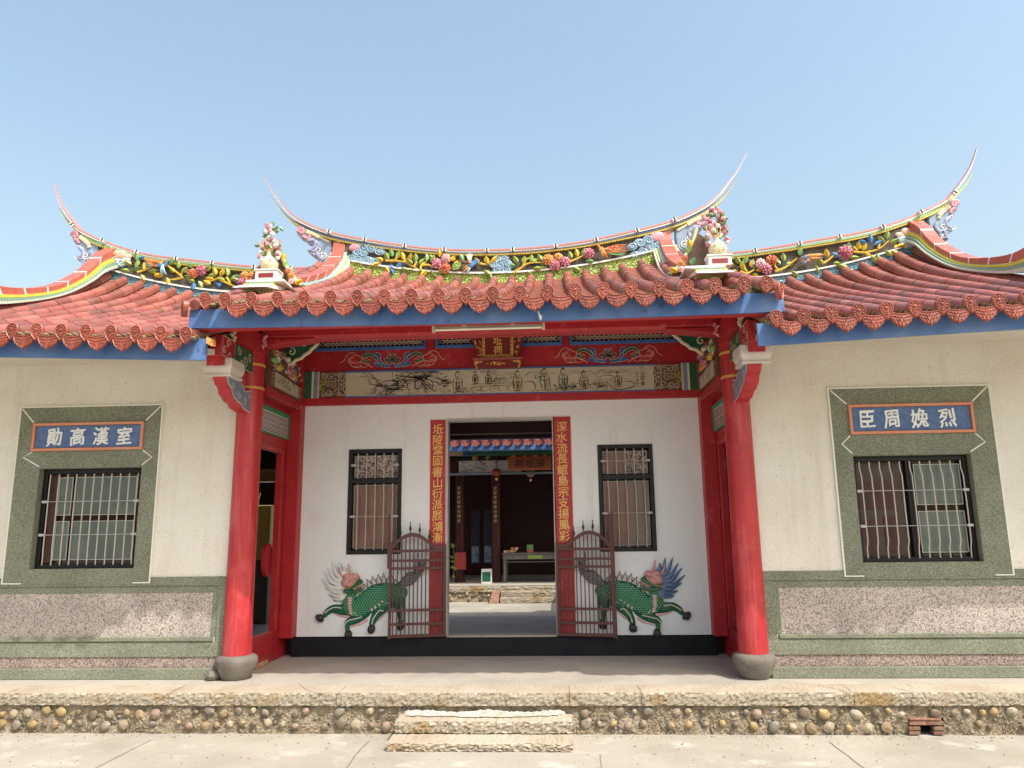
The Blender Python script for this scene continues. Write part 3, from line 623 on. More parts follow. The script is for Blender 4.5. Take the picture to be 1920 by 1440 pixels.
def gable(parent, X, low, top, mats, wd, y_in):
    s = 1 if X > 0 else -1
    n = 120
    def rs(L):
        L = smooth(L, 10); d = [0]
        for a, b in zip(L, L[1:]): d.append(d[-1]+math.hypot(b[0]-a[0], b[1]-a[1]))
        o = []
        for i in range(n+1):
            t = d[-1]*i/n; k = 0
            while k < len(d)-2 and d[k+1] < t: k += 1
            f = (t-d[k])/((d[k+1]-d[k]) or 1); o.append((L[k][0]+(L[k+1][0]-L[k][0])*f, L[k][1]+(L[k+1][1]-L[k][1])*f))
        return o
    lo, hi = rs(low), rs(top); mix = lambda f: [(a[0]+(b[0]-a[0])*f, a[1]+(b[1]-a[1])*f) for a, b in zip(lo, hi)]
    g = link('gable_ridge', MB().box(X-.001, X+.001, 1.9, 1.902, 5, 5.002).mesh('gable_core', WTIL), parent)
    fr = [-.15, .17, .34, .54, 1.0] if abs(X) < 4 else [-.04, .13, .31, .48, 1.0]; outs = [.17, .145, .115, .08]
    for i, (m, nm) in enumerate(mats):
        MB().strip(mix(fr[i]), mix(fr[i+1]-.02), X-outs[i], X+outs[i], axis='X').build(nm, m, g)
    A, B = mix(fr[3]+.02), mix(1.0); k = 0
    while k < n:
        e = min(n, k+15)
        MB().strip(A[k:e], B[k:e], X-.085, X+.085, axis='X').build('ridge_brick', SALMON, g, bevel=.006); k += 16-1
    return g

CENTRE_MATS = ((WTIL, 'white_band'), (LTIL, 'lime_band'), (CTIL, 'cyan_band'), (WTIL, 'joint_band'))
SIDE_MATS = ((WGR, 'pale_band'), (TGR, 'teal_band'), (YGL, 'yellow_band'), (WTIL, 'joint_band'))

# ================================================================ GATE HALL (centre)
hall = thing('gate_hall', 'central gate hall with recessed white porch wall, red columns and swallowtail tiled roof', 'hall', (0, 1.2, 0))
BW = 1.36; DL, DR, DZ = -.630, .655, 2.760; SZ = .222
b1, b2, bz1, bz2 = 1.19, 1.848, 1.163, 2.424
mb = MB(); wallholes(mb, -2.42, 2.42, SZ, 2.975, BW, BW+.16, [(DL, DR, SZ, DZ), (-b2, -b1, bz1, bz2), (b1, b2, bz1, bz2)])
mb.build('porch_wall', PLASTER, hall)
mb = MB(); mb.box(-2.47, 2.47, BW-.035, BW+.16, 0, SZ-.012); mb.build('black_plinth', BLACKP, hall, bevel=.006)
mb = MB(); mb.box(DL+.002, DR-.002, BW-.02, BW+.15, SZ-.012, SZ+.004); mb.build('door_sill', PORCH, hall)
DFR = M('door_reveal_paint', (.50, .49, .46), (.42, .41, .38), 3, .6)
mb = MB(); mb.box(DL-.022, DL+.006, BW-.012, BW+.15, SZ, DZ+.02); mb.box(DR-.006, DR+.018, BW-.012, BW+.15, SZ, DZ+.02); mb.box(DL+.006, DR-.006, BW-.012, BW+.15, DZ-.006, DZ+.02); mb.build('door_frame', DFR, hall)
# porch windows
def porch_window(xa, xb, left):
    f = link('window', MB().box(xa+.01, xb-.01, BW+.12, BW+.15, bz1, bz2).mesh('window_back', GLASSD), hall)
    zm = 2.035; mb = MB()
    for a, b, c, d in ((xa, xa+.05, bz1, bz2), (xb-.05, xb, bz1, bz2), (xa+.05, xb-.05, bz1, bz1+.05), (xa+.05, xb-.05, bz2-.05, bz2), (xa+.05, xb-.05, zm-.03, zm+.03)): mb.box(a, b, BW-.016, BW+.11, c, d)
    mb.build('window_frame', ALU, f, bevel=.004)
    xm = (xa+xb)/2
    # sashes
    mb = MB()
    for a, b, c, d in ((xa+.06, xb-.06, bz1+.07, zm-.045), (xa+.06, xm-.008, zm+.045, bz2-.075), (xm+.008, xb-.06, zm+.045, bz2-.075)):
        for q in ((a, a+.006, c, d), (b-.006, b, c, d), (a+.006, b-.006, c, c+.006), (a+.006, b-.006, d-.006, d)): mb.box(q[0], q[1], BW+.045, BW+.06, q[2], q[3])
    mb.build('sash', ALUL, f)
    lo = MB().box(xa+.065, xb-.065, BW+.062, BW+.075, bz1+.075, zm-.05).build('pane', GLASSB, f)
    MB().box(xa+.065, xm-.012, BW+.062, BW+.075, zm+.05, bz2-.08).build('pane', LACE if left else GLASSB, f)
    MB().box(xm+.012, xb-.065, BW+.062, BW+.075, zm+.05, bz2-.08).build('pane', LACE, f)
    if not left: MB().box(xm+.02, xb-.068, BW+.054, BW+.061, bz1+.08, zm-.055).build('pane', M('patterned_dark_glass', (.13, .10, .08), (.24, .20, .17), 70, .3), f)
    for c, d in ((bz1+.035, zm-.015), (zm+.03, bz2-.035)):
        for k in range(5):
            x = xa+.115+(xb-xa-.23)*k/4; h = d-c
            pts = [(x, BW+.01, c), (x, BW+.01, c+.10*h), (x+.006, BW-.004, c+.17*h), (x+.004, BW-.004, c+.5*h), (x+.006, BW-.004, c+.84*h), (x, BW+.01, c+.9*h), (x, BW+.01, d)] if c < 1.5 else [(x, BW, c), (x, BW, d)]
            MB().tube(pts, .0072, 6).build('window_bar', BAR, f, smooth=True)
        zz = (c+d)/2
        MB().tube([(xa+.07, BW-.008, zz), (xb-.07, BW-.008, zz)], .0035, 5).build('cross_rod', BAR, f)
        for e, q in ((xa+.035, 1), (xb-.035, -1)): MB().box(e, e+q*.065, BW-.028, BW-.012, zz-.014, zz+.014).build('rod_clamp', ALUL, f, bevel=.004)
porch_window(-b2, -b1, True); porch_window(b1, b2, False)
# couplet strips painted beside the door
LC, RC = '坵陵鞏固書山衍派展鴻漸', '深水流長鯤島宗支揚鳳彩'
for s, xa, xb, tx, lab in ((-1, -.838, -.655, LC, 'red couplet strip with gold characters left of the doorway'), (1, .662, .872, RC, 'red couplet strip with gold characters right of the doorway')):
    zt_, zb_ = (2.770, .228) if s < 0 else (2.778, .228)
    o = thing('couplet_strip', lab, 'sign', ((xa+xb)/2, BW, .23), 'couplet strips beside the doorway')
    MB().box(xa, xb, BW-.012, BW-.001, zb_, zt_).build('strip', RED, o)
    mb = MB(); mb.box(xa-.006, xa, BW-.010, BW-.001, zb_, zt_+.006); mb.box(xb, xb+.006, BW-.010, BW-.001, zb_, zt_+.006); mb.build('strip_edge', ORLINE, o)
    n = 11; top = 2.655; pitch = .1305*1.0
    cen = [((xa+xb)/2+random.uniform(-.004, .004), BW-.016, top-k*pitch) for k in range(n)]
    text(tx, cen, .134, GOLDC, o, bold=.012, depth=.003, jit=.05)
# frieze beam above the wall
FY = 1.30
mb = MB(); mb.box(-2.42, 2.42, FY, BW+.1, 2.976, 3.07); mb.build('lower_tie_beam', RED, hall, bevel=.006)
mb = MB(); wallholes(mb, -2.42, 2.42, 3.41, 4.3, FY+.03, BW+.12, [(-2.27, -.93, 3.70, 3.93), (-.75, -.30, 3.71, 3.93), (.32, .77, 3.71, 3.93), (.92, 2.27, 3.70, 3.93)])
mb.build('upper_wall_beam', RED, hall)
mb = MB(); mb.box(-2.42, 2.42, FY+.012, BW+.1, 3.07, 3.41); mb.build('frieze_board', RED, hall)
for (a, b) in ((-2.27, -.93), (-.75, -.30), (.32, .77), (.92, 2.27)):
    mb = MB(); mb.box(a-.03, b+.03, FY-.005, FY+.03, 3.665, 3.705); mb.box(a-.03, a, FY-.005, FY+.03, 3.705, 3.93); mb.box(b, b+.03, FY-.005, FY+.03, 3.705, 3.93); mb.box(a-.03, b+.03, FY-.005, FY+.03, 3.93, 3.96)
    fr_ = mb.build('lattice_frame', ROYAL, hall, bevel=.004)
    MB().box(a, b, FY+.075, FY+.08, 3.705, 3.93).build('lattice_back', GLASSD, fr_)
    mb = MB(); r = .056; x = a+r
    while x < b:
        for zc in (3.73, 3.79, 3.85, 3.91):
            for dx in (0,): mb.tube([(x+r*math.cos(R(30*k))*.98, FY+.05, zc+r*.9*math.sin(R(30*k))) for k in range(13)], .0045, 4)
        x += r*1.02
    mb.build('lattice', OLINE, fr_, kind='stuff')
fz = thing('painted_frieze', 'long cream frieze painted with robed figures and mountains under the lotus scrolls', 'painting', (0, FY, 3.07))
mb = MB(); mb.box(-1.90, 1.90, FY-.004, FY+.011, 3.082, 3.378); mb.build('painted_panel', PAPER, fz)
mb = MB(); mb.box(-1.92, 1.92, FY-.002, FY+.011, 3.380, 3.398); mb.box(-1.92, 1.92, FY-.002, FY+.011, 3.066, 3.080); mb.build('blue_edging', ROYAL, fz)
for s in (-1, 1):
    for a, b, m, nm in ((2.33, 2.42, C['dgreen'], 'green_bar'), (2.305, 2.33, C['cream'], 'cream_bar'), (2.255, 2.305, C['steel'], 'blue_bar'), (2.238, 2.255, OLINE, 'cream_bar')):
        MB().box(s*a, s*b, FY-.006, FY+.011, 3.064, 3.40).build(nm, m, fz)
    e = MB().box(s*1.905, s*2.236, FY-.003, FY+.011, 3.075, 3.392).build('scroll_end', C['brown'], fz)
    mb = MB(); y = FY-.006
    for (cx, cz, r, a0, d) in ((2.02, 3.31, .055, 0, 1), (2.10, 3.33, .045, 2, -1), (2.02, 3.15, .055, 0, -1), (2.10, 3.13, .045, 4, 1), (1.96, 3.27, .045, 3, 1), (1.96, 3.19, .045, 3, -1), (2.06, 3.23, .05, 1, 1), (2.18, 3.34, .04, 1, 1), (2.18, 3.12, .04, 5, -1), (2.12, 3.24, .04, 2.5, -1), (1.97, 3.345, .035, 1, 1), (1.97, 3.115, .035, 1, -1)):
        mb.ribbon([(s*x, z) for x, z in spiral(cx, cz, r, 1.3, a0, d)], .007, y)
    for zc in (3.10, 3.365): mb.ribbon([(s*x, z) for x, z in ((1.91, zc), (1.98, zc), (2.05, zc+.01), (2.2, zc))], .006, y)
    mb.ribbon([(s*x, z) for x, z in smooth([(1.93, 3.385), (1.905, 3.34), (1.93, 3.29), (1.90, 3.235), (1.93, 3.18), (1.905, 3.12), (1.93, 3.085)], 4)], .008, y)
    mb.build('scroll_linework', OLINE, e)
    mb = MB()
    for dz in (.05, -.05): mb.ribbon([(s*x, z) for x, z in spiral(2.19, 3.235+dz, .042, 1.0, 2.0, 1 if dz > 0 else -1)], .018, y-.001)
    mb.ribbon([(s*2.14, 3.235), (s*2.225, 3.235)], .02, y-.001); mb.build('leaf_scroll', C['lime'], e)
    mb = MB(); mb.ribbon([(s*2.232, 3.08), (s*2.232, 3.39)], .008, y-.001); mb.build('scroll_edging', ORLINE, e)
# ink drawing
rnd = random.Random(3); ink = MB(); inl = MB(); ing = MB(); iny = MB(); yy = FY-.006
def st_(mb, L, wd=.006): mb.ribbon(smooth(L, 3), wd*1.5, yy, taper=True)
def scrib(mb, cx, cz, rx, rz, n, wd=.005):
    for _ in range(n):
        a = rnd.uniform(0, 6.28); q = [(cx+rnd.gauss(0, rx), cz+rnd.gauss(0, rz))]
        for k in range(4): a += rnd.uniform(-1.2, 1.2); q.append((q[-1][0]+.022*math.cos(a), min(3.372, max(3.088, q[-1][1]+.014*math.sin(a)))))
        st_(mb, q, wd)
def fig(x, z, h, mb=None, lean=0, robe=None):
    mb = mb or ink; hd = h*.12
    if robe: robe.flat([(x-.10*h, z), (x+.16*h, z), (x+.15*h+lean, z+.45*h), (x-.07*h+lean, z+.5*h)], yy+.001)
    st_(mb, [(x+lean+hd*math.cos(R(40*k)), z+h*.88+hd*math.sin(R(40*k))) for k in range(10)], .006)
    st_(mb, [(x+lean-hd*.8, z+h*.96), (x+lean, z+h*1.05), (x+lean+hd*.9, z+h*.95)], .009)
    st_(mb, [(x+lean-.05*h, z+.76*h), (x-.20*h+lean, z+.62*h), (x-.22*h, z+.3*h), (x-.16*h, z)], .007)
    st_(mb, [(x+lean+.06*h, z+.76*h), (x+.22*h+lean, z+.60*h), (x+.22*h, z+.32*h), (x+.26*h, z)], .007)
    st_(mb, [(x+lean, z+.74*h), (x-.05*h, z+.5*h), (x-.02*h, z+.25*h), (x-.06*h, z)], .006)
    st_(mb, [(x+lean+.03*h, z+.7*h), (x+.08*h, z+.45*h), (x+.05*h, z+.2*h), (x+.12*h, z)], .005)
    st_(mb, [(x-.2*h, z+.55*h), (x-.05*h, z+.45*h), (x+.12*h, z+.5*h), (x+.26*h, z+.42*h)], .006)
    st_(mb, [(x-.17*h, z), (x, z+.03*h), (x+.26*h, z)], .007)
    for k in range(5): a = x+rnd.uniform(-.15, .2)*h; st_(mb, [(a, z+rnd.uniform(.35, .6)*h), (a+rnd.uniform(-.05, .05)*h, z+.2*h), (a+rnd.uniform(-.06, .08)*h, z+.02)], .005)
    st_(mb, [(x+lean-.1*h, z+.72*h), (x+lean, z+.66*h), (x+lean+.12*h, z+.70*h)], .006)
def bough(x, z, a, l, wd, dep):
    q = [(x, z)]
    for k in range(4): a += rnd.uniform(-.35, .35); q.append((q[-1][0]+l/4*math.cos(a), min(3.37, max(3.09, q[-1][1]+l/4*math.sin(a)*.7))))
    st_(ink, q, wd)
    if dep: [bough(*q[rnd.randint(1, 4)], a+rnd.uniform(-1, 1), l*.7, wd*.75, dep-1) for _ in range(2)]
for i in range(7): bough(-1.15, 3.20+rnd.uniform(-.06, .08), math.pi+rnd.uniform(-.4, .5), .28, .009, 2)
for i in range(6): bough(-1.2+rnd.uniform(0, .3), 3.30, rnd.uniform(-.9, .3), .25, .008, 2)
scrib(ink, -1.12, 3.30, .13, .035, 60); scrib(ink, -1.05, 3.18, .16, .03, 40, .004); scrib(ink, -.95, 3.35, .2, .012, 30, .004); scrib(inl, -1.2, 3.11, .25, .010, 26, .005)
for x0 in (-1.22, -1.12, -.99, -.9): st_(ink, [(x0, 3.15), (x0-.05, 3.2), (x0-.02, 3.26), (x0+.05, 3.27), (x0+.1, 3.2), (x0+.07, 3.13)], .008)
st_(ink, [(-1.0, 3.30), (-.9, 3.22), (-.80, 3.13), (-.74, 3.10)], .008); st_(ink, [(-.96, 3.32), (-.84, 3.26), (-.72, 3.21)], .008); scrib(ink, -.68, 3.22, .05, .02, 26)
fig(-.50, 3.10, .25); scrib(inl, -.42, 3.13, .05, .02, 16); fig(-.28, 3.20, .15); fig(-.12, 3.19, .16); scrib(ink, .02, 3.24, .09, .015, 26, .004); scrib(inl, -.15, 3.34, .1, .012, 18, .004)
for z in (3.195, 3.165): st_(inl, [(-.33, z), (-.1, z+.004), (.22, z+.012)], .008)
for k in range(5): st_(inl, [(-.3+k*.11, 3.16), (-.33+k*.11, 3.13), (-.28+k*.11, 3.10)], .009)
fig(.24, 3.10, .24, robe=iny); st_(ink, [(.3, 3.20), (.42, 3.21), (.46, 3.14), (.44, 3.10)], .008); st_(ink, [(.32, 3.28), (.38, 3.32), (.43, 3.33)], .007)
fig(.58, 3.10, .26, lean=-.01); scrib(ing, .5, 3.28, .03, .03, 14); fig(.80, 3.12, .24, mb=ing); fig(.80, 3.12, .238, mb=inl)
scrib(ink, .86, 3.13, .09, .014, 44, .004); fig(1.05, 3.10, .22); scrib(inl, 1.18, 3.14, .06, .025, 22)
scrib(inl, 1.32, 3.15, .07, .02, 30, .004); st_(inl, [(1.18, 3.22), (1.3, 3.27), (1.42, 3.25), (1.36, 3.21), (1.22, 3.22)], .007)
fig(1.47, 3.12, .18); st_(ink, [(1.43, 3.2), (1.37, 3.15), (1.4, 3.10), (1.55, 3.095), (1.64, 3.12), (1.66, 3.16), (1.58, 3.19), (1.5, 3.17)], .008)
pk = [(.92, 3.34), (1.0, 3.35), (1.05, 3.31), (1.12, 3.33), (1.2, 3.29), (1.28, 3.34), (1.35, 3.30), (1.45, 3.31), (1.5, 3.35), (1.57, 3.30), (1.62, 3.34)]
st_(inl, pk, .005); st_(inl, [(x+.05, z-.04+rnd.uniform(-.01, .01)) for x, z in pk], .004)
for z0, x0 in ((3.20, 1.5), (3.17, 1.62), (3.24, 1.42), (3.13, 1.6)): st_(inl, [(x0, z0), (x0+.1, z0-.01), (x0+.2, z0-.03)], .004)
for k in range(26): a = rnd.uniform(-.75, 1.65); scrib(inl, a, 3.10+rnd.uniform(0, .06), .05, .008, 3, .004)
for k in range(20): a = rnd.uniform(-.6, 1.6); st_(inl, [(a, 3.30+rnd.uniform(-.05, .05)), (a+.06, 3.33), (a+.12, 3.30), (a+.2, 3.31+rnd.uniform(-.02, .02))], .003)
for mb, m in ((ink, INK), (inl, INKL), (ing, INKG), (iny, INKY)): mb.build('ink_drawing', m, fz, kind='stuff')
text('八仙聚會', [(1.765, FY-.007, 3.345-.062*k) for k in range(4)], .062, INK, fz, depth=0, bold=0)
text('戊子年冬', [(1.70, FY-.007, 3.285-.045*k) for k in range(4)], .042, INK, fz, depth=0, bold=0)
# lotus scrolls painted on the beam
def lotus(cx, cz, lab):
    o = thing('lotus_scroll', lab, 'painting', (cx, FY+.03, cz), 'lotus scrolls either side of the plaque'); y = FY+.024
    pet = MB(); pl = MB()
    for a, l, wd in ((90, .115, .036), (57, .11, .030), (123, .11, .030), (24, .115, .030), (156, .115, .030), (-6, .085, .024), (186, .085, .024), (74, .125, .014), (106, .125, .014)):
        ca, sa = math.cos(R(a)), math.sin(R(a)); q = [(0, 0), (.35*l, wd*.8), (.65*l, wd), (.9*l, wd*.35), (l, 0), (.9*l, -wd*.35), (.65*l, -wd), (.35*l, -wd*.8)]
        q = [(cx+x*ca-z*sa, cz-.03+(x*sa+z*ca)*1.0) for x, z in q]; pet.prism(q, y-.003, y+.003); pl.ribbon(q+[q[0]], .0045, y-.005)
    pet.build('lotus_petals', PLUM, o); pl.build('petal_outline', OLINE, o)
    bl = MB(); gr = MB(); orr = MB(); cl = MB(); ol = MB()
    for s in (-1, 1):
        f = lambda L: [(cx+s*x, cz+z) for x, z in L]
        q = f(smooth([(.02, -.075), (.10, -.07), (.165, -.01), (.17, .06), (.22, .085)], 5)); bl.ribbon(q, .034, y); cl.ribbon(offs(q, .019), .005, y-.002); cl.ribbon(offs(q, -.019), .005, y-.002)
        q = f(spiral(.20, .062, .026, .8, 2, 1)); bl.ribbon(q, .016, y)
        q = f(smooth([(.12, -.075), (.2, -.055), (.24, -.04)], 4)); bl.ribbon(q, .04, y); cl.ribbon(offs(q, .022), .005, y-.002)
        q = f(smooth([(.18, .0), (.23, .045), (.29, .075), (.345, .06), (.37, .01), (.33, -.03), (.29, -.01)], 5)); gr.ribbon(q, .032, y+.001); cl.ribbon(offs(q, .018), .005, y-.002); cl.ribbon(offs(q, -.018), .005, y-.002)
        for x, z, a in ((.26, .10, 1.2), (.33, .095, 1.0), (.375, .085, .6)): gr.ribbon(f([(x-.015, z-.03), (x, z), (x+.012, z+.018)]), .02, y)
        q = f(smooth([(.25, -.09), (.33, -.04), (.42, -.02), (.50, -.03), (.54, .0), (.52, .04), (.48, .03)], 5)); orr.ribbon(q, .014, y-.001)
        q = f(smooth([(.36, .02), (.42, .06), (.49, .07), (.53, .03), (.50, -.01), (.46, .01)], 5)); orr.ribbon(q, .009, y-.001)
        q = f(smooth([(.38, -.07), (.44, -.085), (.5, -.075), (.53, -.04), (.56, .0), (.545, .05)], 5)); ol.ribbon(q, .008, y-.001)
        q = f(smooth([(.42, .05), (.50, .105), (.57, .08), (.61, .01), (.66, -.02)], 5)); ol.ribbon(q, .007, y-.001)
        q = f(smooth([(.27, .0), (.34, .03), (.38, .02), (.41, -.05), (.36, -.09), (.3, -.06)], 5)); ol.ribbon(q, .006, y-.001)
        orr.ribbon(f(spiral(.46, -.06, .03, 1.2, 1, 1)), .006, y-.001)
    for mb, m, nm in ((bl, ROYAL, 'blue_scroll'), (gr, C['dgreen'], 'green_leaves'), (orr, ORLINE, 'salmon_tendril'), (cl, OLINE, 'scroll_outline'), (ol, C['peach'], 'tendril')): mb.build(nm, m, o, kind='stuff')
lotus(P(735, 675, FY).x, P(735, 674, FY).z, 'plum lotus with blue and green scrollwork painted left of the plaque')
lotus(P(1140, 665, FY).x, P(1140, 665, FY).z, 'plum lotus with blue and green scrollwork painted right of the plaque')
# name plaque under the beam
pq = thing('name_plaque', 'small carved red and gold vertical name plaque over the doorway', 'sign', (.01, 1.16, 3.36)); cx = .012
MB().box(cx-.175, cx+.175, 1.15, 1.19, 3.49, 4.02).build('plaque_board', MAROON, pq, bevel=.004)
mb = MB(); mb.box(cx-.19, cx-.155, 1.13, 1.15, 3.49, 4.02); mb.box(cx+.155, cx+.19, 1.13, 1.15, 3.49, 4.02); mb.box(cx-.155, cx+.155, 1.13, 1.15, 3.49, 3.525); mb.build('gilt_frame', GOLD, pq, bevel=.003)
mb = MB()
for k in range(10):
    for xx in (cx-.172, cx+.172): mb.blob((xx, 1.128, 3.51+k*.05), (.008, .006, .014), 5, 4, rot=k)
for k in range(7): mb.blob((cx-.13+k*.043, 1.128, 3.507), (.014, .006, .007), 5, 4)
mb.build('frame_pattern', C['brown'], pq)
for s in (-1, 1):
    w_ = MB().prism([(cx+s*.19, 3.485), (cx+s*.245, 3.50), (cx+s*.285, 3.60), (cx+s*.30, 3.74), (cx+s*.28, 3.90), (cx+s*.19, 3.98)], 1.16, 1.18).build('carved_wing', MAROON, pq)
    mb = MB()
    for k in range(34):
        z = random.uniform(3.50, 3.95); x = random.uniform(.2, .2+.085*math.sin((z-3.43)/.55*2.6)); mb.blob((cx+s*x, 1.155, z), (.016, .012, .009), 6, 4, rot=random.uniform(0, 3), jit=.2)
    mb.build('gilt_carving', GOLD, w_, smooth=True, kind='stuff')
MB().box(cx-.30, cx+.30, 1.08, 1.20, 3.455, 3.482).build('plaque_shelf', M('dusty_rose_paint', (.33, .09, .075), rough=.5), pq, bevel=.005)
MB().prism([(cx-.285, 3.455), (cx+.285, 3.455), (cx+.29, 3.37), (cx+.25, 3.345), (cx+.2, 3.365), (cx+.12, 3.35), (cx, 3.362), (cx-.12, 3.35), (cx-.2, 3.365), (cx-.25, 3.345), (cx-.29, 3.37)], 1.11, 1.17).build('plaque_apron', MAROON, pq)
mb = MB()
for s in (-1, 1):
    for x, z in ((.265, .435), (.25, .42), (.24, .44), (.27, .41), (.262, .385), (.255, .36), (.22, .43), (.20, .435)): mb.blob((cx+s*x, 1.105, 3+z), (.017, .012, .012), 6, 4, jit=.2)
for k in range(30): mb.blob((cx+random.gauss(0, .06), 1.108, 3.405+random.gauss(0, .014)), (.014, .008, .006), 5, 4, rot=random.uniform(-.6, .6))
mb.build('gilt_carving', GOLD, pq, smooth=True, kind='stuff')
text('深坵祠', [(cx, 1.145, z) for z in (3.835, 3.705, 3.585)], .115, GOLD, pq, bold=.02, depth=.005)
# columns and corner pillars
CX = 2.55; CY = -.04
for s in (-1, 1):
    c = MB().lathe([(.143, .20), (.139, .6), (.137, 1.4), (.133, 2.4), (.131, 3.50)], (s*CX, CY, 0), 36).build('column', REDCOL, hall, smooth=True)
    for z in (3.175, 2.925): MB().lathe([(.132, z), (.140, z+.006), (.140, z+.024), (.132, z+.030)], (s*CX, CY, 0), 36).build('gold_band', GOLDB, c, smooth=True)
    MB().lathe([(.125, 0), (.152, .03), (.186, .11), (.206, .165), (.204, .200), (.182, .226), (.145, .235)], (s*CX, CY+.01, 0), 30, wob=.012).build('column_base', BASESTONE, hall, smooth=True)
    if s < 0: MB().blob((s*CX-.20, CY-.06, .045), (.07, .08, .055), 10, 6, jit=.08).build('mortar_lump', BASESTONE, hall, smooth=True)
    # engaged pillar at the back corner
    p = MB().box(s*2.42, s*2.58, 1.20, BW+.06, SZ, 3.75).build('corner_pillar', RED, hall, bevel=.008)
    for z in (2.93, 3.26): MB().box(s*2.412, s*2.585, 1.188, 1.2, z, z+.028).build('gold_band', GOLDB, p, bevel=.003)
    # side wall of the porch with a doorway
    sw = MB(); y0, y1, dz0, dz1 = .04, 1.50, .33, 2.36; d0, d1 = .26, 1.04
    for a, b, c_, d_ in ((y0, d0, 0, 3.75), (d1, y1, 0, 3.75), (d0, d1, 0, dz0), (d0, d1, dz1, 3.75)): sw.box(s*2.58, s*2.64, a, b, c_, d_)
    sw.build('porch_side_wall', RED, hall)
    mb = MB(); mb.box(s*2.565, s*2.58, d0-.05, d0, dz0, dz1+.05); mb.box(s*2.565, s*2.58, d1, d1+.07, dz0, dz1+.05); mb.box(s*2.565, s*2.58, d0, d1, dz1, dz1+.05); mb.box(s*2.56, s*2.58, .10, 1.19, .02, .09); mb.build('door_trim', REDCOL, hall, bevel=.004)
    if s < 0: MB().box(s*2.535, s*2.56, .18, .80, .0, .055).build('worn_threshold', M('worn_wood', (.40, .10, .07), (.45, .36, .24), 9, .8), hall, bevel=.004)
    # lattice over the door
    lf = MB(); lf.box(s*2.55, s*2.58, .26, 1.22, 2.79, 2.84); lf.box(s*2.55, s*2.58, 1.17, 1.22, 2.55, 2.79); lf.box(s*2.55, s*2.58, .26, 1.17, 2.535, 2.55)
    lf = lf.build('lattice_frame', GRN, hall, bevel=.003)
    MB().box(s*2.56, s*2.578, .26, 1.17, 2.55, 2.79).build('lattice_panel', C['white'], lf)
    mb = MB()
    for k in range(7):
        for j in range(2):
            yc = .36+.125*k; zc = 2.61+.115*j
            mb.ribbon([(yc+.055*math.cos(R(30*q)), zc+.045*math.sin(R(30*q))) for q in range(13)], .010, s*2.556, axis='X'); mb.ribbon([(yc-.05, zc-.05), (yc+.06, zc+.055)], .009, s*2.5555, axis='X'); mb.ribbon([(yc-.05, zc+.05), (yc+.06, zc-.055)], .009, s*2.555, axis='X')
    mb.build('lattice_pattern', C['brown'], lf)
    # brass door pull and the edge of an open red leaf
    MB().box(s*2.60, s*2.66, d0-.02, d0+.03, .33, 2.36).build('door_leaf', REDDK, hall)
    mb = MB(); mb.tube([(s*2.55, .27, 1.50), (s*2.535, .26, 1.56), (s*2.545, .26, 1.64), (s*2.53, .27, 1.72), (s*2.55, .27, 1.78)], .009, 6); mb.tube(spiral(0, 0, .03, 1) and [(s*2.54, .27+x, 1.56+z) for x, z in spiral(0, 0, .035, 1.2)], .007, 5); mb.tube([(s*2.55, .30, 1.66), (s*2.56, .36, 1.80), (s*2.56, .40, 1.86)], .006, 5); mb.build('door_pull', GOLD, hall, smooth=True)
    # beam along the porch side with the painted board, carved beast and green fan bracket
    MB().box(s*2.42, s*2.60, .10, 1.20, 2.90, 3.00).build('side_beam', RED, hall, bevel=.005)
    bd = MB().hexa([(s*2.40, .10, 3.00), (s*2.40, 1.14, 3.00), (s*2.40, 1.14, 3.165), (s*2.40, .10, 3.215), (s*2.46, .10, 3.00), (s*2.46, 1.14, 3.00), (s*2.46, 1.14, 3.165), (s*2.46, .10, 3.215)]).build('painted_board', C['brown'], hall)
    MB().hexa([(s*2.397, .24, 3.02), (s*2.397, 1.02, 3.02), (s*2.397, 1.02, 3.155), (s*2.397, .24, 3.19), (s*2.401, .24, 3.02), (s*2.401, 1.02, 3.02), (s*2.401, 1.02, 3.155), (s*2.401, .24, 3.19)]).build('painted_panel', PAPER, bd)
    mb = MB()
    for k in range(26):
        a = rnd.uniform(.32, .85); z = rnd.uniform(3.03, 3.15); mb.ribbon(smooth([(a, z), (a+rnd.uniform(-.03, .03), z+.03), (a+rnd.uniform(-.05, .05), z+.05)], 2), .007, s*2.395, axis='X', taper=True)
    mb.build('ink_drawing', INK, bd)
    mb = MB()
    for yc in (.17, 1.08):
        for zc in (3.05, 3.13): mb.ribbon(spiral(yc, zc, .035, 1.2, 1), .007, s*2.396, axis='X')
    mb.build('scroll_linework', OLINE, bd)
    MB().box(s*2.44, s*2.58, .10, 1.20, 3.22, 3.70).build('side_panel', RED, hall)
    cb = MB()                                           # carved beast bracket
    base = [(2.40, .25, 3.33, .07, 'cream'), (2.39, .45, 3.30, .08, 'brown'), (2.38, .62, 3.27, .06, 'magenta'), (2.40, .80, 3.24, .06, 'orange'), (2.39, .30, 3.24, .05, 'yellow'), (2.38, .52, 3.38, .05, 'cream'), (2.40, .9, 3.30, .05, 'brown'), (2.39, .16, 3.30, .05, 'green'), (2.385, .7, 3.36, .045, 'rose'), (2.38, .38, 3.42, .045, 'brown')]
    ob = MB().box(s*2.40, s*2.44, .12, 1.05, 3.19, 3.42).build('carved_bracket', C['brown'], hall)
    for m in ('cream', 'brown', 'orange', 'steel', 'rose'):
        k_ = MB()
        for i in range(11):
            yc, zc = random.uniform(.16, 1.0), random.uniform(3.22, 3.42); k_.tube([(s*(2.385+.01*math.sin(q_)), yc+a_, zc+b__) for q_, (a_, b__) in enumerate(spiral(0, 0, random.uniform(.03, .06), random.uniform(.4, 1.1), random.uniform(0, 6), 1, 8))], .008, 4)
        k_.build('scroll_carving', C[m], ob, smooth=True, kind='stuff')
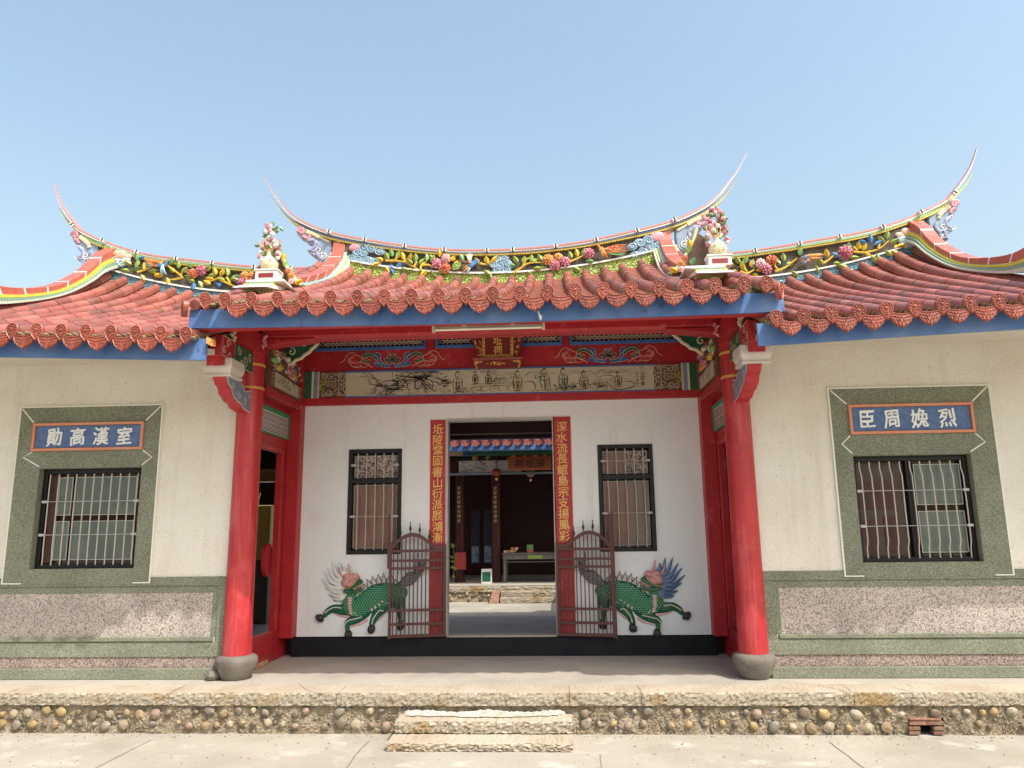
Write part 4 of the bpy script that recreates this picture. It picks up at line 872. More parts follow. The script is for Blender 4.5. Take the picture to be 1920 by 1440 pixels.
    for x, y, z, r, m in base:
        b_ = MB(); b_.blob((s*x, y, z), (.04, r, r*.8), 8, 5, jit=.15); b_.tube([(s*(x-.03), y+a_, z+b__) for a_, b__ in spiral(0, 0, r*.8, 1.2, y*9)], .008, 4); b_.build('carving', C[m], ob, smooth=True)
    # green fan bracket reaching in under the front beam
    Yf = .62
    po = [(2.52, 3.66), (2.06, 3.66), (2.055, 3.60), (2.085, 3.555), (2.12, 3.53), (2.15, 3.49), (2.20, 3.46), (2.24, 3.42), (2.30, 3.40), (2.35, 3.36), (2.42, 3.335), (2.52, 3.33)]
    fb = MB().prism([(s*x, z) for x, z in po], Yf, Yf+.06).build('fan_bracket', C['dgreen'], hall)
    e = [(s*x, z) for x, z in po[1:-1]]; mb = MB(); mb.tube([(x, Yf-.002, z) for x, z in smooth(e, 3)], .020, 6)
    for x, z in e[::1]: mb.blob((x, Yf-.004, z), (.028, .016, .022), 7, 5)
    for cx_, cz_, r in ((2.22, 3.60, .05), (2.36, 3.50, .05), (2.45, 3.42, .04)): mb.tube([(s*x, Yf-.006, z) for x, z in spiral(cx_, cz_, r, 1.1, 1.5)], .009, 5)
    mb.build('fan_edging', C['cream'], fb, smooth=True)
    # outer bracket: projecting arm, dou block, corbel
    arm = MB().box(s*2.50, s*2.655, -.92, -.10, 3.10, 3.315).build('bracket_arm', RED, hall, bevel=.006)
    MB().hexa([(s*2.51, -.90, 3.01), (s*2.51, -.55, 3.10), (s*2.51, -.1, 3.10), (s*2.51, -.9, 3.10), (s*2.645, -.90, 3.01), (s*2.645, -.55, 3.10), (s*2.645, -.1, 3.10), (s*2.645, -.9, 3.10)]).build('arm_underside', RED, arm)
    for a, b, z0, z1, m, nm in ((-.91, -.63, 3.11, 3.305, RED, 'red_scroll_panel'), (-.62, -.13, 3.08, 3.30, C['dgreen'], 'green_scroll_panel')):
        MB().box(s*2.492, s*2.50, a, b, z0, z1).build(nm, m, arm)
    mb = MB()
    for yc, zc, r, a0 in ((-.78, 3.25, .05, 0), (-.74, 3.15, .045, 3), (-.86, 3.17, .04, 1), (-.50, 3.24, .05, 2), (-.36, 3.17, .06, 5), (-.24, 3.22, .05, 1), (-.45, 3.13, .035, 0)): mb.ribbon(spiral(yc, zc, r, 1.2, a0), .014, s*2.4915, axis='X')
    for L in ([(-.91, 3.11), (-.91, 3.305), (-.63, 3.305), (-.63, 3.11), (-.91, 3.11)], [(-.62, 3.082), (-.13, 3.082)]): mb.ribbon(L, .009, s*2.4912, axis='X')
    mb.build('scroll_linework', OLINE, arm)
    dou = MB(); dou.box(s*2.44, s*2.74, -.80, -.48, 3.02, 3.105); dou.hexa([(s*2.47, -.76, 2.955), (s*2.71, -.76, 2.955), (s*2.74, -.80, 3.02), (s*2.44, -.80, 3.02), (s*2.47, -.50, 2.955), (s*2.71, -.50, 2.955), (s*2.74, -.48, 3.02), (s*2.44, -.48, 3.02)]); dou.box(s*2.455, s*2.725, -.775, -.49, 2.93, 2.957)
    dou.build('bracket_block', M('stone_white_paint', (.62, .58, .52), (.54, .50, .44), 8, .7), hall, bevel=.004)
    pc = [(-.76, 2.93), (-.70, 2.86), (-.64, 2.84), (-.60, 2.78), (-.48, 2.73), (-.40, 2.72), (-.32, 2.68), (-.12, 2.66), (-.12, 2.90), (-.30, 2.86), (-.42, 2.93)]
    cor = MB().prism(pc, s*2.51, s*2.645, axis='X').build('corbel', RED, hall, bevel=.004)
    MB().prism([(y*.985-.005, z+(.008 if z < 2.85 else -.004)) for y, z in pc], s*2.500, s*2.509, axis='X').build('corbel_panel', C['steel'], cor)
    mb = MB(); mb.ribbon(smooth(pc[:8], 2), .014, s*2.498, axis='X'); mb.ribbon(pc[8:], .010, s*2.498, axis='X')
    for yc, zc, r, a0 in ((-.60, 2.86, .04, 0), (-.44, 2.80, .045, 2), (-.30, 2.77, .04, 4), (-.2, 2.82, .03, 0)): mb.ribbon(spiral(yc, zc, r, 1.3, a0), .008, s*2.4975, axis='X')
    mb.build('scroll_linework', C['white'], cor)
    # small carved strut above the arm
    k_ = MB(); k_.box(s*2.40, s*2.70, -.60, -.08, 3.318, 3.50); k_.build('strut_block', RED, hall)
    k_ = MB()
    for i in range(9): k_.blob((s*(2.50+.012*random.uniform(-1, 1)), -.66+random.uniform(-.02, .02), 3.33+.022*i), (.032, .02, .018), 6, 4, rot=random.uniform(0, 3), jit=.2)
    k_.build('carved_strut', C['cream'], hall, smooth=True)
    k_ = MB()
    for i in range(6): k_.blob((s*(2.36+.02*random.uniform(-1, 1)), -.20, 3.36+.022*i), (.028, .02, .016), 6, 4, rot=random.uniform(0, 3), jit=.2)
    k_.build('carved_strut', C['rose'], hall, smooth=True)
# front beam and soffit
mb = MB(); mb.box(-2.44, 2.44, -.12, .10, 3.462, 3.66); mb.build('front_beam', RED, hall, bevel=.03)
for q_ in (-1, 1): MB().hexa([(q_*1.86, -.12, 3.458), (q_*2.42, -.12, 3.40), (q_*2.42, -.12, 3.46), (q_*1.86, -.12, 3.4605), (q_*1.86, .10, 3.458), (q_*2.42, .10, 3.40), (q_*2.42, .10, 3.46), (q_*1.86, .10, 3.4605)]).build('beam_haunch', RED, hall)
mb = MB(); mb.box(-2.62, 2.62, -1.22, -1.14, 3.275, 3.47); mb.build('eave_purlin', RED, hall)
mb = MB(); mb.hexa([(-2.6, -1.14, 3.36), (2.6, -1.14, 3.36), (2.6, -1.14, 3.41), (-2.6, -1.14, 3.41), (-2.6, BW+.1, 4.30), (2.6, BW+.1, 4.30), (2.6, BW+.1, 4.36), (-2.6, BW+.1, 4.36)]); mb.build('soffit', RED, hall)
# fluorescent batten
lp = thing('batten_light', 'long cream fluorescent tube fitting under the blue fascia of the gate hall', 'light', (.09, -1.0, 3.27))
la, lb = P(811, 619, -1.02), P(1022, 617, -1.02)
MB().box(la.x, lb.x, -1.03, -.99, 3.262, 3.300).build('lamp_body', CREAMT, lp, bevel=.003)
MB().tube([(la.x+.03, -1.045, 3.262), (lb.x-.03, -1.045, 3.262)], .0125, 10).build('lamp_tube', TUBE, lp, smooth=True)
for x in (la.x+.012, lb.x-.012): MB().box(x-.012, x+.012, -1.06, -1.0, 3.245, 3.298).build('lamp_holder', CREAMT, lp, bevel=.002)
for x in (la.x+.3, lb.x-.3): MB().box(x-.02, x+.02, -1.14, -.99, 3.296, 3.31).build('lamp_bracket', CREAMT, lp)
# blue fascia
mb = MB(); fx = [-2.67+5.41*i/20 for i in range(21)]
mb.strip([(x, 3.262+.008*abs(x)**1.2) for x in fx], [(x, ze_c(x)-.005) for x in fx], -1.25, -1.22); mb.build('fascia', BLUE, hall)
mb = MB()
for x, z, r in ((.565, 3.345, .012), (.57, 3.325, .018), (.578, 3.305, .024), (.585, 3.285, .014), (.56, 3.40, .008)): mb.blob((x, -1.251, z), (r*.6, .002, r), 7, 4, jit=.3)
mb.build('bird_dropping', WTIL, hall)
# gable ends of the centre roof
for s in (-1, 1):
    L1 = [(YE+.19+(YR-YE-.19)*i/12, surf(ze_c, zr_c, 2.6, YE+.19+(YR-YE-.19)*i/12)-.04) for i in range(13)]
    MB().strip([(y, z-.28) for y, z in L1], L1, s*2.59, s*2.62, axis='X').build('barge_board', REDDK, hall)
xc = [-2.45, -2.27]+[-2.04+.2472*i for i in range(17)]+[2.165, 2.42]
xc = [-2.46, -2.28]+[-2.035+.2442*i for i in range(18)]+[2.37, 2.56]
roof(hall, xc, ze_c, zr_c, 13)
for s in (-1, 1):
    link('eave_disc', DISC, hall, loc=(s*2.69, YE+.04, 3.475), rot=(0, 0, R(55*s)))
    MB().tube([(s*2.60, YE+.06+.2*k, surf(ze_c, zr_c, 2.6, YE+.06+.2*k)+.0) for k in range(15)], .05, 8).build('verge_tile', TILE, hall, smooth=True)
rg = ridge(hall, BT_C, BB_C, wl_c, zr_c, 2.2, (-1, 1), 0, BTIL, GMOS)
lowc = [(1.90, 5.06), (1.62, 4.80), (1.35, 4.60), (1.0, 4.40), (.5, 4.20), (0, 4.03), (-.45, 3.90), (-.95, 3.78)]
topc = [(1.90, 5.35), (1.85, 5.2), (1.70, 5.06), (1.45, 4.86), (1.22, 4.72), (.95, 4.58), (.5, 4.38), (.1, 4.22), (-.25, 4.08), (-.5, 3.99)]
for s in (-1, 1): gable(hall, s*2.22, lowc, topc, CENTRE_MATS, .3, 0)
for s in (-1, 1):                                      # flared front end of the gable ridge
    f = MB().prism([(s*x, z) for x, z in smooth([(2.16, 4.36), (2.12, 4.26), (2.05, 4.13), (1.97, 4.0), (1.90, 3.93)], 3)]+[(s*2.40, 3.92), (s*2.42, 4.02), (s*2.34, 4.16), (s*2.24, 4.30)], -.50, -.42).build('ridge_end', C['brown'], hall)
    e = smooth([(2.165, 4.40), (2.125, 4.27), (2.055, 4.14), (1.975, 4.01), (1.88, 3.925)], 4)
    MB().tube([(s*x, -.51, z) for x, z in e], .018, 6).build('end_moulding', C['cream'], f, smooth=True)
    MB().tube([(s*(x-.022), -.49, z-.006) for x, z in e], .014, 6).build('end_moulding', C['green'], f, smooth=True)
    MB().box(s*1.98, s*2.37, -.75, -.42, 3.890, 3.915).build('ledge', WTIL, f, bevel=.004)
    MB().box(s*2.08, s*2.39, -.74, -.42, 3.76, 3.889).build('ledge', YTIL2, f, bevel=.004)
    for x, z, c_, sz in ((1.99, 4.02, 'orange', .55), (2.02, 4.07, 'red', .5), (1.985, 3.965, 'pinkw', .5)): flower(f, Vector((s*x, -.53, z)), c_, sz)
    for x, z, c_, a in ((2.06, 4.12, 'lime', 10), (2.04, 3.93, 'lime', 60), (1.95, 3.93, 'yellow', -60), (2.09, 4.18, 'yellow', -10), (2.08, 4.0, 'green', 30)): leaf(f, Vector((s*x, -.53, z)), c_, a*s, .8)
# relief on the centre ridge
RYc = 1.87
for pts in ([(723, 489), (741, 489), (760, 492), (776, 501), (790, 508)], [(789, 508), (790, 498), (798, 491), (803, 483)], [(792, 497), (804, 497), (813, 503)], [(741, 489), (746, 479)], [(760, 492), (757, 481)], [(776, 501), (782, 490)], [(962, 512), (977, 502), (993, 493), (1023, 492)], [(1063, 493), (1087, 483), (1096, 477)], [(900, 494), (912, 495), (922, 488)], [(980, 500), (985, 488), (992, 484)]): branch(rg, pts, RYc-.02, .015)
for u, v, c_, a in ((718, 486, 'yellow', -60), (712, 490, 'yellow', -110), (722, 496, 'yellow', 150), (728, 484, 'lime', -20), (744, 481, 'lime', 20), (735, 478, 'green', -10), (757, 484, 'yellow', -15), (764, 486, 'yellow', 35), (738, 500, 'blue', -60), (732, 498, 'blue', 160), (744, 498, 'blue', 40), (752, 500, 'lime', 100), (762, 503, 'lime', 90), (779, 487, 'lime', 0), (774, 492, 'lime', -50), (787, 492, 'lime', 40), (807, 488, 'lime', 30), (799, 486, 'green', 0), (801, 504, 'yellow', -130), (808, 505, 'lime', 140), (822, 505, 'lime', 100), (813, 483, 'lime', -40), (824, 479, 'yellow', 0), (846, 486, 'yellow', 30), (850, 494, 'yellow', 60), (914, 491, 'yellow', -10), (922, 489, 'yellow', 40), (908, 504, 'lime', 130), (915, 505, 'green', 160), (898, 493, 'lime', -30), (971, 489, 'lime', -30), (966, 495, 'green', -70), (982, 491, 'lime', 10), (995, 487, 'lime', 10), (1000, 489, 'lime', 50), (988, 506, 'lime', 120), (1000, 500, 'lime', 100), (1012, 499, 'lime', 90), (1016, 485, 'lime', -30), (1075, 498, 'lime', 120), (1072, 481, 'lime', -20), (1083, 478, 'yellow', -10), (1092, 476, 'lime', 20), (1098, 486, 'green', 100), (1152, 470, 'green', 60), (868, 487, 'green', -20)):
    leaf(rg, P(u, v+3, RYc-.03), c_, a, .95)
for u, v, c_, s_ in ((820, 494, 'magenta', 1.1), (836, 485, 'pinkw', .9), (834, 503, 'red', 1.1), (1028, 487, 'orange', 1.1), (1041, 497, 'magenta', 1.1), (1060, 490, 'magenta', 1.0), (1047, 481, 'orange', .8), (1104, 475, 'magenta', 1.05)): flower(rg, P(u, v, RYc-.04), c_, s_)
q = P(857, 500, RYc-.04); mb = MB()
for k in range(7): a = k*.9; mb.tube([(q.x+.06*math.cos(a+R(40*t))*.9, q.y-.02, q.z+.05*math.sin(a*1.3+R(40*t))) for t in range(7)], .008, 5)
mb.blob(tuple(q), (.05, .03, .045), 8, 6); mb.build('knotted_ball', C['lime'], rg, smooth=True)
bird(hall, (882, 495), (896, 487), (868, 505), (880, 475), RYc-.05, ('blue', 'orange', 'cream'))
bird(hall, (884, 497), (897, 490), (872, 507), (864, 487), RYc-.045, ('blue', 'sky', 'brown'))
bird(hall, (1129, 470), (1122, 461), (1176, 464), (1134, 482), RYc-.05, ('orange', 'red', 'orange'))
bird(hall, (1135, 472), (1128, 464), (1170, 472), (1143, 466), RYc-.045, ('orange', 'green', 'red'))
def clobe(parent, L, Y, mats, flip=False, sc_=1.0):
    for u, v, r, m in L:
        p = P(u, v, Y); rr = r/137*sc_*1.2; mb = MB(); mb.blob((p.x, Y+.018-random.uniform(0, .008), p.z), (rr*1.15, .020, rr*.8), 12, 6, rot=random.uniform(-.4, .4))
        o = mb.build('cloud_scroll', C[m], parent, smooth=True)
        if m not in ('rose', 'peach'): MB().tube([(x, Y-.006-.008*(1-i/18), z) for i, (x, z) in enumerate(spiral(p.x, p.z, rr*.8, 1.5, random.uniform(0, 6), random.choice((-1, 1))))], .0065, 5).build('scroll_line', C['sky' if m == 'cloud' else 'white'], parent, smooth=True)
clobe(rg, [(664, 463, 8, 'rose'), (670, 473, 8, 'cloud'), (682, 464, 9, 'cloud'), (696, 466, 9, 'cloud'), (711, 470, 9, 'cloud'), (660, 483, 7, 'cloud'), (672, 486, 8, 'cloud'), (688, 489, 9, 'cloud'), (703, 491, 9, 'cloud'), (681, 476, 7, 'cloud'), (932, 487, 8, 'cloud'), (945, 485, 8, 'cloud'), (925, 496, 7, 'cloud'), (938, 498, 8, 'cloud'), (952, 495, 8, 'cloud'), (933, 506, 8, 'cloud'), (948, 506, 8, 'cloud'), (1232, 443, 10, 'rose'), (1216, 450, 10, 'cloud'), (1201, 455, 9, 'cloud'), (1186, 462, 8, 'cloud'), (1222, 463, 9, 'cloud'), (1235, 460, 7, 'cloud'), (1205, 472, 8, 'cloud'), (1190, 477, 7, 'cloud')], RYc-.01, None)
def swoop(parent, Lpx, off, sc_, Y, x_of_left, spir):
    """carved cloud beast head under a ridge tail, traced on the ridge plane for both ends"""
    base = [(x_of_left(q.x), q.z) for q in (P(off[0]+u/sc_, off[1]+v/sc_, Y) for u, v in Lpx)]
    MB().prism(base, Y+.0, Y+.14).build('cloud_carving', C['cloud'], parent, bevel=.008)
    for m, pts, w_ in spir:
        q = [(x_of_left(p.x), p.z) for p in (P(off[0]+u/sc_, off[1]+v/sc_, Y) for u, v in pts)]
        MB().tube([(x, Y-.006, z) for x, z in smooth(q, 4)], w_, 8, .8).build('cloud_scroll', C[m], parent, smooth=True)
def spx(cx, cy, r, t=1.3, a=0, d=1): return [(cx+x, cy+y) for x, y in spiral(0, 0, r, t, a, d, 14)]
outC = [(885, 640), (905, 605), (960, 600), (1000, 625), (1150, 690), (1250, 735), (1250, 830), (1235, 930), (1190, 970), (1160, 995), (1100, 930), (1050, 900), (1000, 860), (990, 830), (1040, 830), (1060, 800), (1050, 770), (990, 760), (970, 730), (920, 710), (885, 670)]
sC = [('rose', spx(935, 645, 38, 1.2, 3), .026), ('rose', [(950, 690), (990, 715), (1030, 700), (1010, 680)], .020), ('cream', [(990, 650), (1060, 670), (1130, 710)], .032), ('cream', [(1120, 700), (1190, 740), (1230, 760)], .018),
      ('violet', [(1000, 740), (1070, 740), (1080, 790), (1050, 830), (1010, 845)], .022), ('violet', [(1080, 760), (1120, 790), (1100, 840), (1060, 860)], .018), ('white', spx(1120, 845, 40, 1.4, 0), .0075), ('white', spx(1165, 900, 38, 1.4, 2, -1), .0075), ('white', [(1000, 725), (1060, 725), (1100, 760), (1095, 820), (1060, 850), (1010, 835)], .0075), ('violet', [(1090, 880), (1140, 930), (1170, 950)], .022), ('white', [(1060, 875), (1110, 910), (1150, 960)], .0075)]
outS = [(420, 340), (450, 305), (500, 310), (530, 350), (640, 400), (700, 440), (700, 500), (690, 560), (650, 600), (600, 650), (540, 690), (515, 690), (530, 640), (470, 600), (445, 570), (470, 545), (490, 560), (530, 545), (500, 500), (480, 470), (460, 440), (430, 390)]
sS = [('rose', spx(460, 345, 36, 1.2, 3), .026), ('rose', [(450, 385), (490, 405), (500, 435)], .022), ('cream', [(510, 365), (560, 400), (610, 450)], .034), ('cream', [(600, 440), (610, 480)], .026), ('violet', [(500, 480), (540, 510), (530, 560), (490, 585)], .022), ('white', [(480, 455), (530, 480), (555, 530), (530, 590), (470, 595), (455, 570)], .0075), ('white', spx(570, 565, 36, 1.4, 1), .0075), ('violet', [(560, 600), (550, 640), (540, 680)], .02), ('white', spx(565, 660, 26, 1.3, 1, -1), .0075), ('cloud', [(620, 520), (640, 560), (600, 620)], .03)]
swoop(rg, outC, (400, 320), 5.647, 1.93, lambda x: x, sC); swoop(rg, outC, (400, 320), 5.647, 1.93, lambda x: -x+.03, sC)
# vases standing on the gable ends
def vase(x, lab):
    o = thing('flower_vase', lab, 'ornament', (x, -.66, 3.915), 'vases on the roof ends'); y = -.66; z = 3.917
    ped = MB().box(x-.115, x+.115, y-.07, y+.07, z, z+.10).build('pedestal', M('rose_white_glaze', (.66, .48, .50), (.70, .62, .62), 20, .4), o, bevel=.008)
    MB().box(x-.075, x+.075, y-.074, y-.068, z+.025, z+.07).build('pedestal_panel', MAROON, ped); MB().box(x-.125, x+.125, y-.078, y+.078, z+.10, z+.115).build('pedestal_top', WTIL, ped, bevel=.004)
    z += .115
    MB().lathe([(.045, 0), (.075, .02), (.092, .06), (.090, .09), (.065, .125), (.036, .15), (.030, .175), (.034, .20), (.044, .212), (.036, .214)], (x, y, z), 22).build('vase', C['cream'], o, smooth=True)
    mb = MB()
    for k in range(16): mb.blob((x+random.uniform(-.06, .06), y-.085, z+random.uniform(.03, .11)), (.014, .006, .008), 5, 4, rot=random.uniform(0, 3))
    mb.build('vase_relief', C['peach'], o)
    for k in range(7):
        a = (k-3)*.13; MB().tube([(x, y, z+.2), (x+a*.25, y-.02, z+.26), (x+a*.28, y-.02, z+.34+.03*math.cos(a*6))], .007, 5).build('stem', C['orange'], o)
    for k in range(34):
        t = k/33; a = random.uniform(-1, 1); px, pz = x+a*(.105-.05*t), z+.12+.37*t
        if abs(px-x) < .05 and t < .28: px = x+math.copysign(.09, a)
        link('flower', FLOW[random.choice(('pinkw', 'magenta', 'white', 'white', 'rose') if x < 0 else ('magenta', 'magenta', 'pinkw', 'rose', 'white'))], o, loc=(px, y-.03+random.uniform(-.02, .03), pz), rot=(R(random.uniform(-30, 30)), random.uniform(0, 6), R(random.uniform(-40, 40))), scale=(.36, .45, .36))
    for k in range(40):
        t = random.random(); a = random.uniform(-1, 1); px, pz = x+a*(.12-.03*t), z+.15+.36*t
        link('leaf', LEAF['green'], o, loc=(px, y+random.uniform(-.02, .04), pz), rot=(R(random.uniform(-40, 40)), R(random.uniform(-180, 180)), R(random.uniform(-60, 60))), scale=(.6, .6, .6))
vase(P(503, 529, -.66).x, 'cream flower vase on the left end of the gate hall roof'); vase(P(1348, 503, -.66).x, 'cream flower vase on the right end of the gate hall roof')

# ================================================================ SIDE HALLS
def side_hall(s):
    left = s < 0
    h = thing('side_hall', 'left side hall with green terrazzo window surround and the cream wall' if left else 'right side hall with dark open sash window and the cream wall', 'hall', (s*4.5, 1.2, 0), 'side halls flanking the gate hall')
    def X(u, v): return P(u, v, YW).x
    def Z(u, v): return P(u, v, YW).z
    if left: o = dict(x0=X(8+8, 1020)-.01, x1=0); q = dict(otl=(44, 765), otr=(306, 761), itl=(75, 878), itr=(268, 876), ibl=(57, 1068), ibr=(253, 1066), ptl=(68, 795), pbr=(270, 843), dm=(46, 858), dm2=(287, 857))
    else: q = dict(otl=(1552, 729), otr=(1850, 725), itl=(1598, 853), itr=(1821, 852), ibl=(1615, 1055), ibr=(1841, 1054), ptl=(1587, 760), pbr=(1826, 811), dm=(1577, 833), dm2=(1845, 829))
    g = {k: P(*v, YW) for k, v in q.items()}
    ox0, ox1, oz1 = g['otl'].x, g['otr'].x, (g['otl'].z+g['otr'].z)/2
    ix0, ix1 = (g['itl'].x+g['ibl'].x)/2, (g['itr'].x+g['ibr'].x)/2; iz1 = (g['itl'].z+g['itr'].z)/2; iz0 = (g['ibl'].z+g['ibr'].z)/2
    oz0 = .985
    e0, e1 = s*2.60, s*7.2; lo, hi = min(e0, e1), max(e0, e1)
    mb = MB(); wallholes(mb, lo, hi, 0, 3.30, YW, YW+.16, [(ix0, ix1, iz0, iz1)]); mb.build('wall', CREAM, h)
    # window surround of green terrazzo
    f = YW-.022; mb = MB(); wallholes(mb, ox0, ox1, .93, oz1, f, YW+.0, [(ix0, ix1, iz0, iz1)]); sr = mb.build('window_surround', GREEN, h)
    mb = MB()
    for a, b, c, d in ((ix0-.001, ix0+.004, iz0, iz1), (ix1-.004, ix1+.001, iz0, iz1), (ix0+.004, ix1-.004, iz1-.004, iz1+.001), (ix0+.004, ix1-.004, iz0-.001, iz0+.004)): mb.box(a, b, f+.002, YW+.13, c, d)
    mb.build('window_reveal', GREEN, h)
    mb = MB(); t = .014
    mb.box(ox0-t, ox0, f-.004, YW, .935, oz1+t); mb.box(ox1, ox1+t, f-.004, YW, .935, oz1+t); mb.box(ox0, ox1, f-.004, YW, oz1, oz1+t)
    legs = (ix0-.06 if not left else ix0-.13, ix1+.04 if left else ix1+.12)
    mb.box(ox0, ox0+(ix0-ox0)*.75 if left else ix0-.0, f-.004, f, .935, .946); mb.box(ix1+.0 if left else ix1+(ox1-ix1)*.35, ox1, f-.004, f, .935, .946)
    mb.build('white_edging', WLINE, sr)
    px0, px1 = g['ptl'].x, g['pbr'].x; pz1, pz0 = g['ptl'].z, g['pbr'].z
    mb = MB(); fy = f-.003
    for L in ([(ox0+.01, oz1-.01), (px0-.01, pz1+.01)], [(ox1-.01, oz1-.01), (px1+.01, pz1+.01)], [(px0, pz0-.01), (g['dm'].x, g['dm'].z), (ix0, iz1+.02)], [(px1, pz0-.01), (g['dm2'].x, g['dm2'].z), (ix1, iz1+.02)]): mb.ribbon(L, .013, fy)
    mb.build('white_inlay', WLINE, sr)
    # name plaque over the window
    pl = thing('window_plaque', 'blue plaque with white characters over the left window' if left else 'blue plaque with white characters over the right window', 'sign', ((px0+px1)/2, f, pz0), 'blue plaques over the windows')
    mb = MB(); w_ = .028
    mb.box(px0, px1, f-.030, f-.001, pz1-w_, pz1); mb.box(px0, px1, f-.030, f-.001, pz0, pz0+w_); mb.box(px0, px0+w_, f-.030, f-.001, pz0+w_, pz1-w_); mb.box(px1-w_, px1, f-.030, f-.001, pz0+w_, pz1-w_); mb.build('plaque_frame', ORANGE, pl, bevel=.004)
    MB().box(px0+w_, px1-w_, f-.010, f-.001, pz0+w_, pz1-w_).build('plaque_board', BLUEP, pl)
    mb = MB(); 
    for a, b, c, d in ((px0+w_, px1-w_, pz1-w_-.007, pz1-w_), (px0+w_, px1-w_, pz0+w_, pz0+w_+.007), (px0+w_, px0+w_+.007, pz0+w_+.007, pz1-w_-.007), (px1-w_-.007, px1-w_, pz0+w_+.007, pz1-w_-.007)): mb.box(a, b, f-.0115, f-.010, c, d)
    mb.build('plaque_outline', C['brown'], pl)
    xs_ = [px0+(px1-px0)*t for t in ((.20, .41, .62, .83) if left else (.145, .34, .565, .79))]
    text('勛高漢室' if left else '臣周婏烈', [(x, f-.014, (pz0+pz1)/2+.0) for x in xs_], .200, LETW, pl, bold=.018, depth=.005, sx=.88, jit=.06)
    # window
    yb = YW+.055
    wn = link('window', MB().box(ix0+.004, ix1-.004, YW+.14, YW+.158, iz0, iz1).mesh('window_back', GLASSD), h)
    mb = MB(); e = .05
    for a, b, c, d in ((ix0+.004, ix0+e, iz0+.005, iz1-.005), (ix1-e, ix1-.004, iz0+.005, iz1-.005), (ix0+e, ix1-e, iz0+.005, iz0+.05), (ix0+e, ix1-e, iz1-.055, iz1-.005)): mb.box(a, b, yb, YW+.14, c, d)
    xm = (ix0+ix1)/2
    if not left: mb.box(xm-.03, xm+.03, yb+.02, YW+.14, iz0+.05, iz1-.055)
    mb.build('window_frame', ALU, wn, bevel=.004)
    zm = (iz0+iz1)/2-.0
    sa, sb = (ix0+.19, ix1-.10) if left else (xm+.05, ix1-.075)
    mb = MB()
    rects = [(sa, sb, zm+.03, iz1-.09), (sa, sb, iz0+.09, zm-.03)] if not left else [(sa+.16, sb, zm+.03, iz1-.09), (sa+.16, sb, iz0+.09, zm-.03), (sa-.02, sa+.13, zm+.03, iz1-.09), (sa-.02, sa+.13, iz0+.09, zm-.03)]
    for a, b, c, d in rects:
        for r_ in ((a, a+.007, c, d), (b-.007, b, c, d), (a+.007, b-.007, c, c+.007), (a+.007, b-.007, d-.007, d)): mb.box(r_[0], r_[1], YW+.085, YW+.095, r_[2], r_[3])
    mb.build('sash', ALUL, wn)
    for a, b, c, d in rects: MB().box(a+.007, b-.007, YW+.096, YW+.105, c+.007, d-.007).build('pane', GLASSG, wn)
    if left:
        for a, b in ((ix0+.06, sa-.03), (sb+.01, ix1-.055)): MB().box(a, b, YW+.11, YW+.12, iz0+.06, iz1-.06).build('curtain_or_dim_room', M('brown_curtain', (.075, .038, .025), (.05, .02, .018), 6, .7), wn)
    else:                                                # room's dimness painted on a flat sheet; cupboards seen through the clear half
        MB().box(ix0+.05, xm-.04, YW+.132, YW+.138, iz0+.06, iz1-.06).build('curtain_or_dim_room', M('dim_room', (.05, .03, .022), (.07, .045, .03), 3, .5), wn)
        for a, b, c, d, m in ((.06, .42, .52, .80, REDDK), (.30, .44, .10, .45, REDDK), (.06, .22, .06, .42, REDDK)): MB().box(ix0+a, min(xm-.05, ix0+b), YW+.122, YW+.131, iz0+c, iz0+d).build('cupboard', m, wn)
    nb = 11
    xa_, xb_ = ix0+.085, ix1-.075; H = iz1-iz0-.10; z0 = iz0+.04
    for k in range(nb):
        x = xa_+(xb_-xa_)*k/(nb-1); w = random.uniform(-.003, .003)
        pts = [(x, yb-.0, z0), (x+w, yb, z0+.10*H), (x+.007, yb-.014, z0+.17*H), (x+.007+w, yb-.014, z0+.5*H), (x+.007, yb-.014, z0+.85*H), (x, yb, z0+.92*H), (x, yb, z0+H)]
        MB().tube(pts, .0068, 6).build('window_bar', BAR, wn, smooth=True)
    for t in (.335, .665):
        zz = iz0+t*(iz1-iz0); MB().tube([(xa_-.03, yb-.026, zz), (xb_+.03, yb-.026, zz)], .0036, 5).build('cross_rod', ALUL, wn)
        for e_, k in ((ix0+.03, 1), (ix1-.03, -1)): MB().box(e_, e_+k*.06, yb-.03, yb-.012, zz-.014, zz+.014).build('rod_clamp', ALUL, wn, bevel=.004)
    # wainscot: terrazzo rails round a pebble-dash panel
    px = s*2.835; far = s*7.2
    def bx(a, b, y, z0, z1, m, nm, bev=.003): return MB().box(a, b, y, YW, z0, z1).build(nm, m, h, bevel=bev)
    w0 = s*2.62
    bx(w0, far, YW-.018, .905, .995, GREEN, 'wainscot_rail'); bx(w0, s*2.775, YW-.018, .355, .905, GREEN, 'wainscot_stile'); bx(w0, far, YW-.020, .212, .355, GREEN, 'wainscot_base')
    bx(s*2.775, far, YW-.006, .835, .905, GREEN, 'recess_band'); bx(s*2.775, px, YW-.006, .405, .835, GREEN, 'recess_band'); bx(px, far, YW-.004, .405, .835, PINK, 'pebble_panel', 0)
    bx(s*2.80, far, YW-.032, .362, .405, GREEN, 'panel_ledge', .006); bx(w0, far, YW-.008, .108, .212, PINKD, 'pebble_band', 0)
    bx(w0+s*.08, far, YW-.045, 0, .106, GREEN, 'base_course', .006)
    bx(s*2.775, s*2.782, YW-.012, .362, .905, GREEN, 'panel_bead'); bx(s*2.782, far, YW-.012, .896, .904, GREEN, 'panel_bead')
    # eaves, roof and ridge
    n = 20; fx = [s*(2.49+4.9*i/n) for i in range(n+1)]
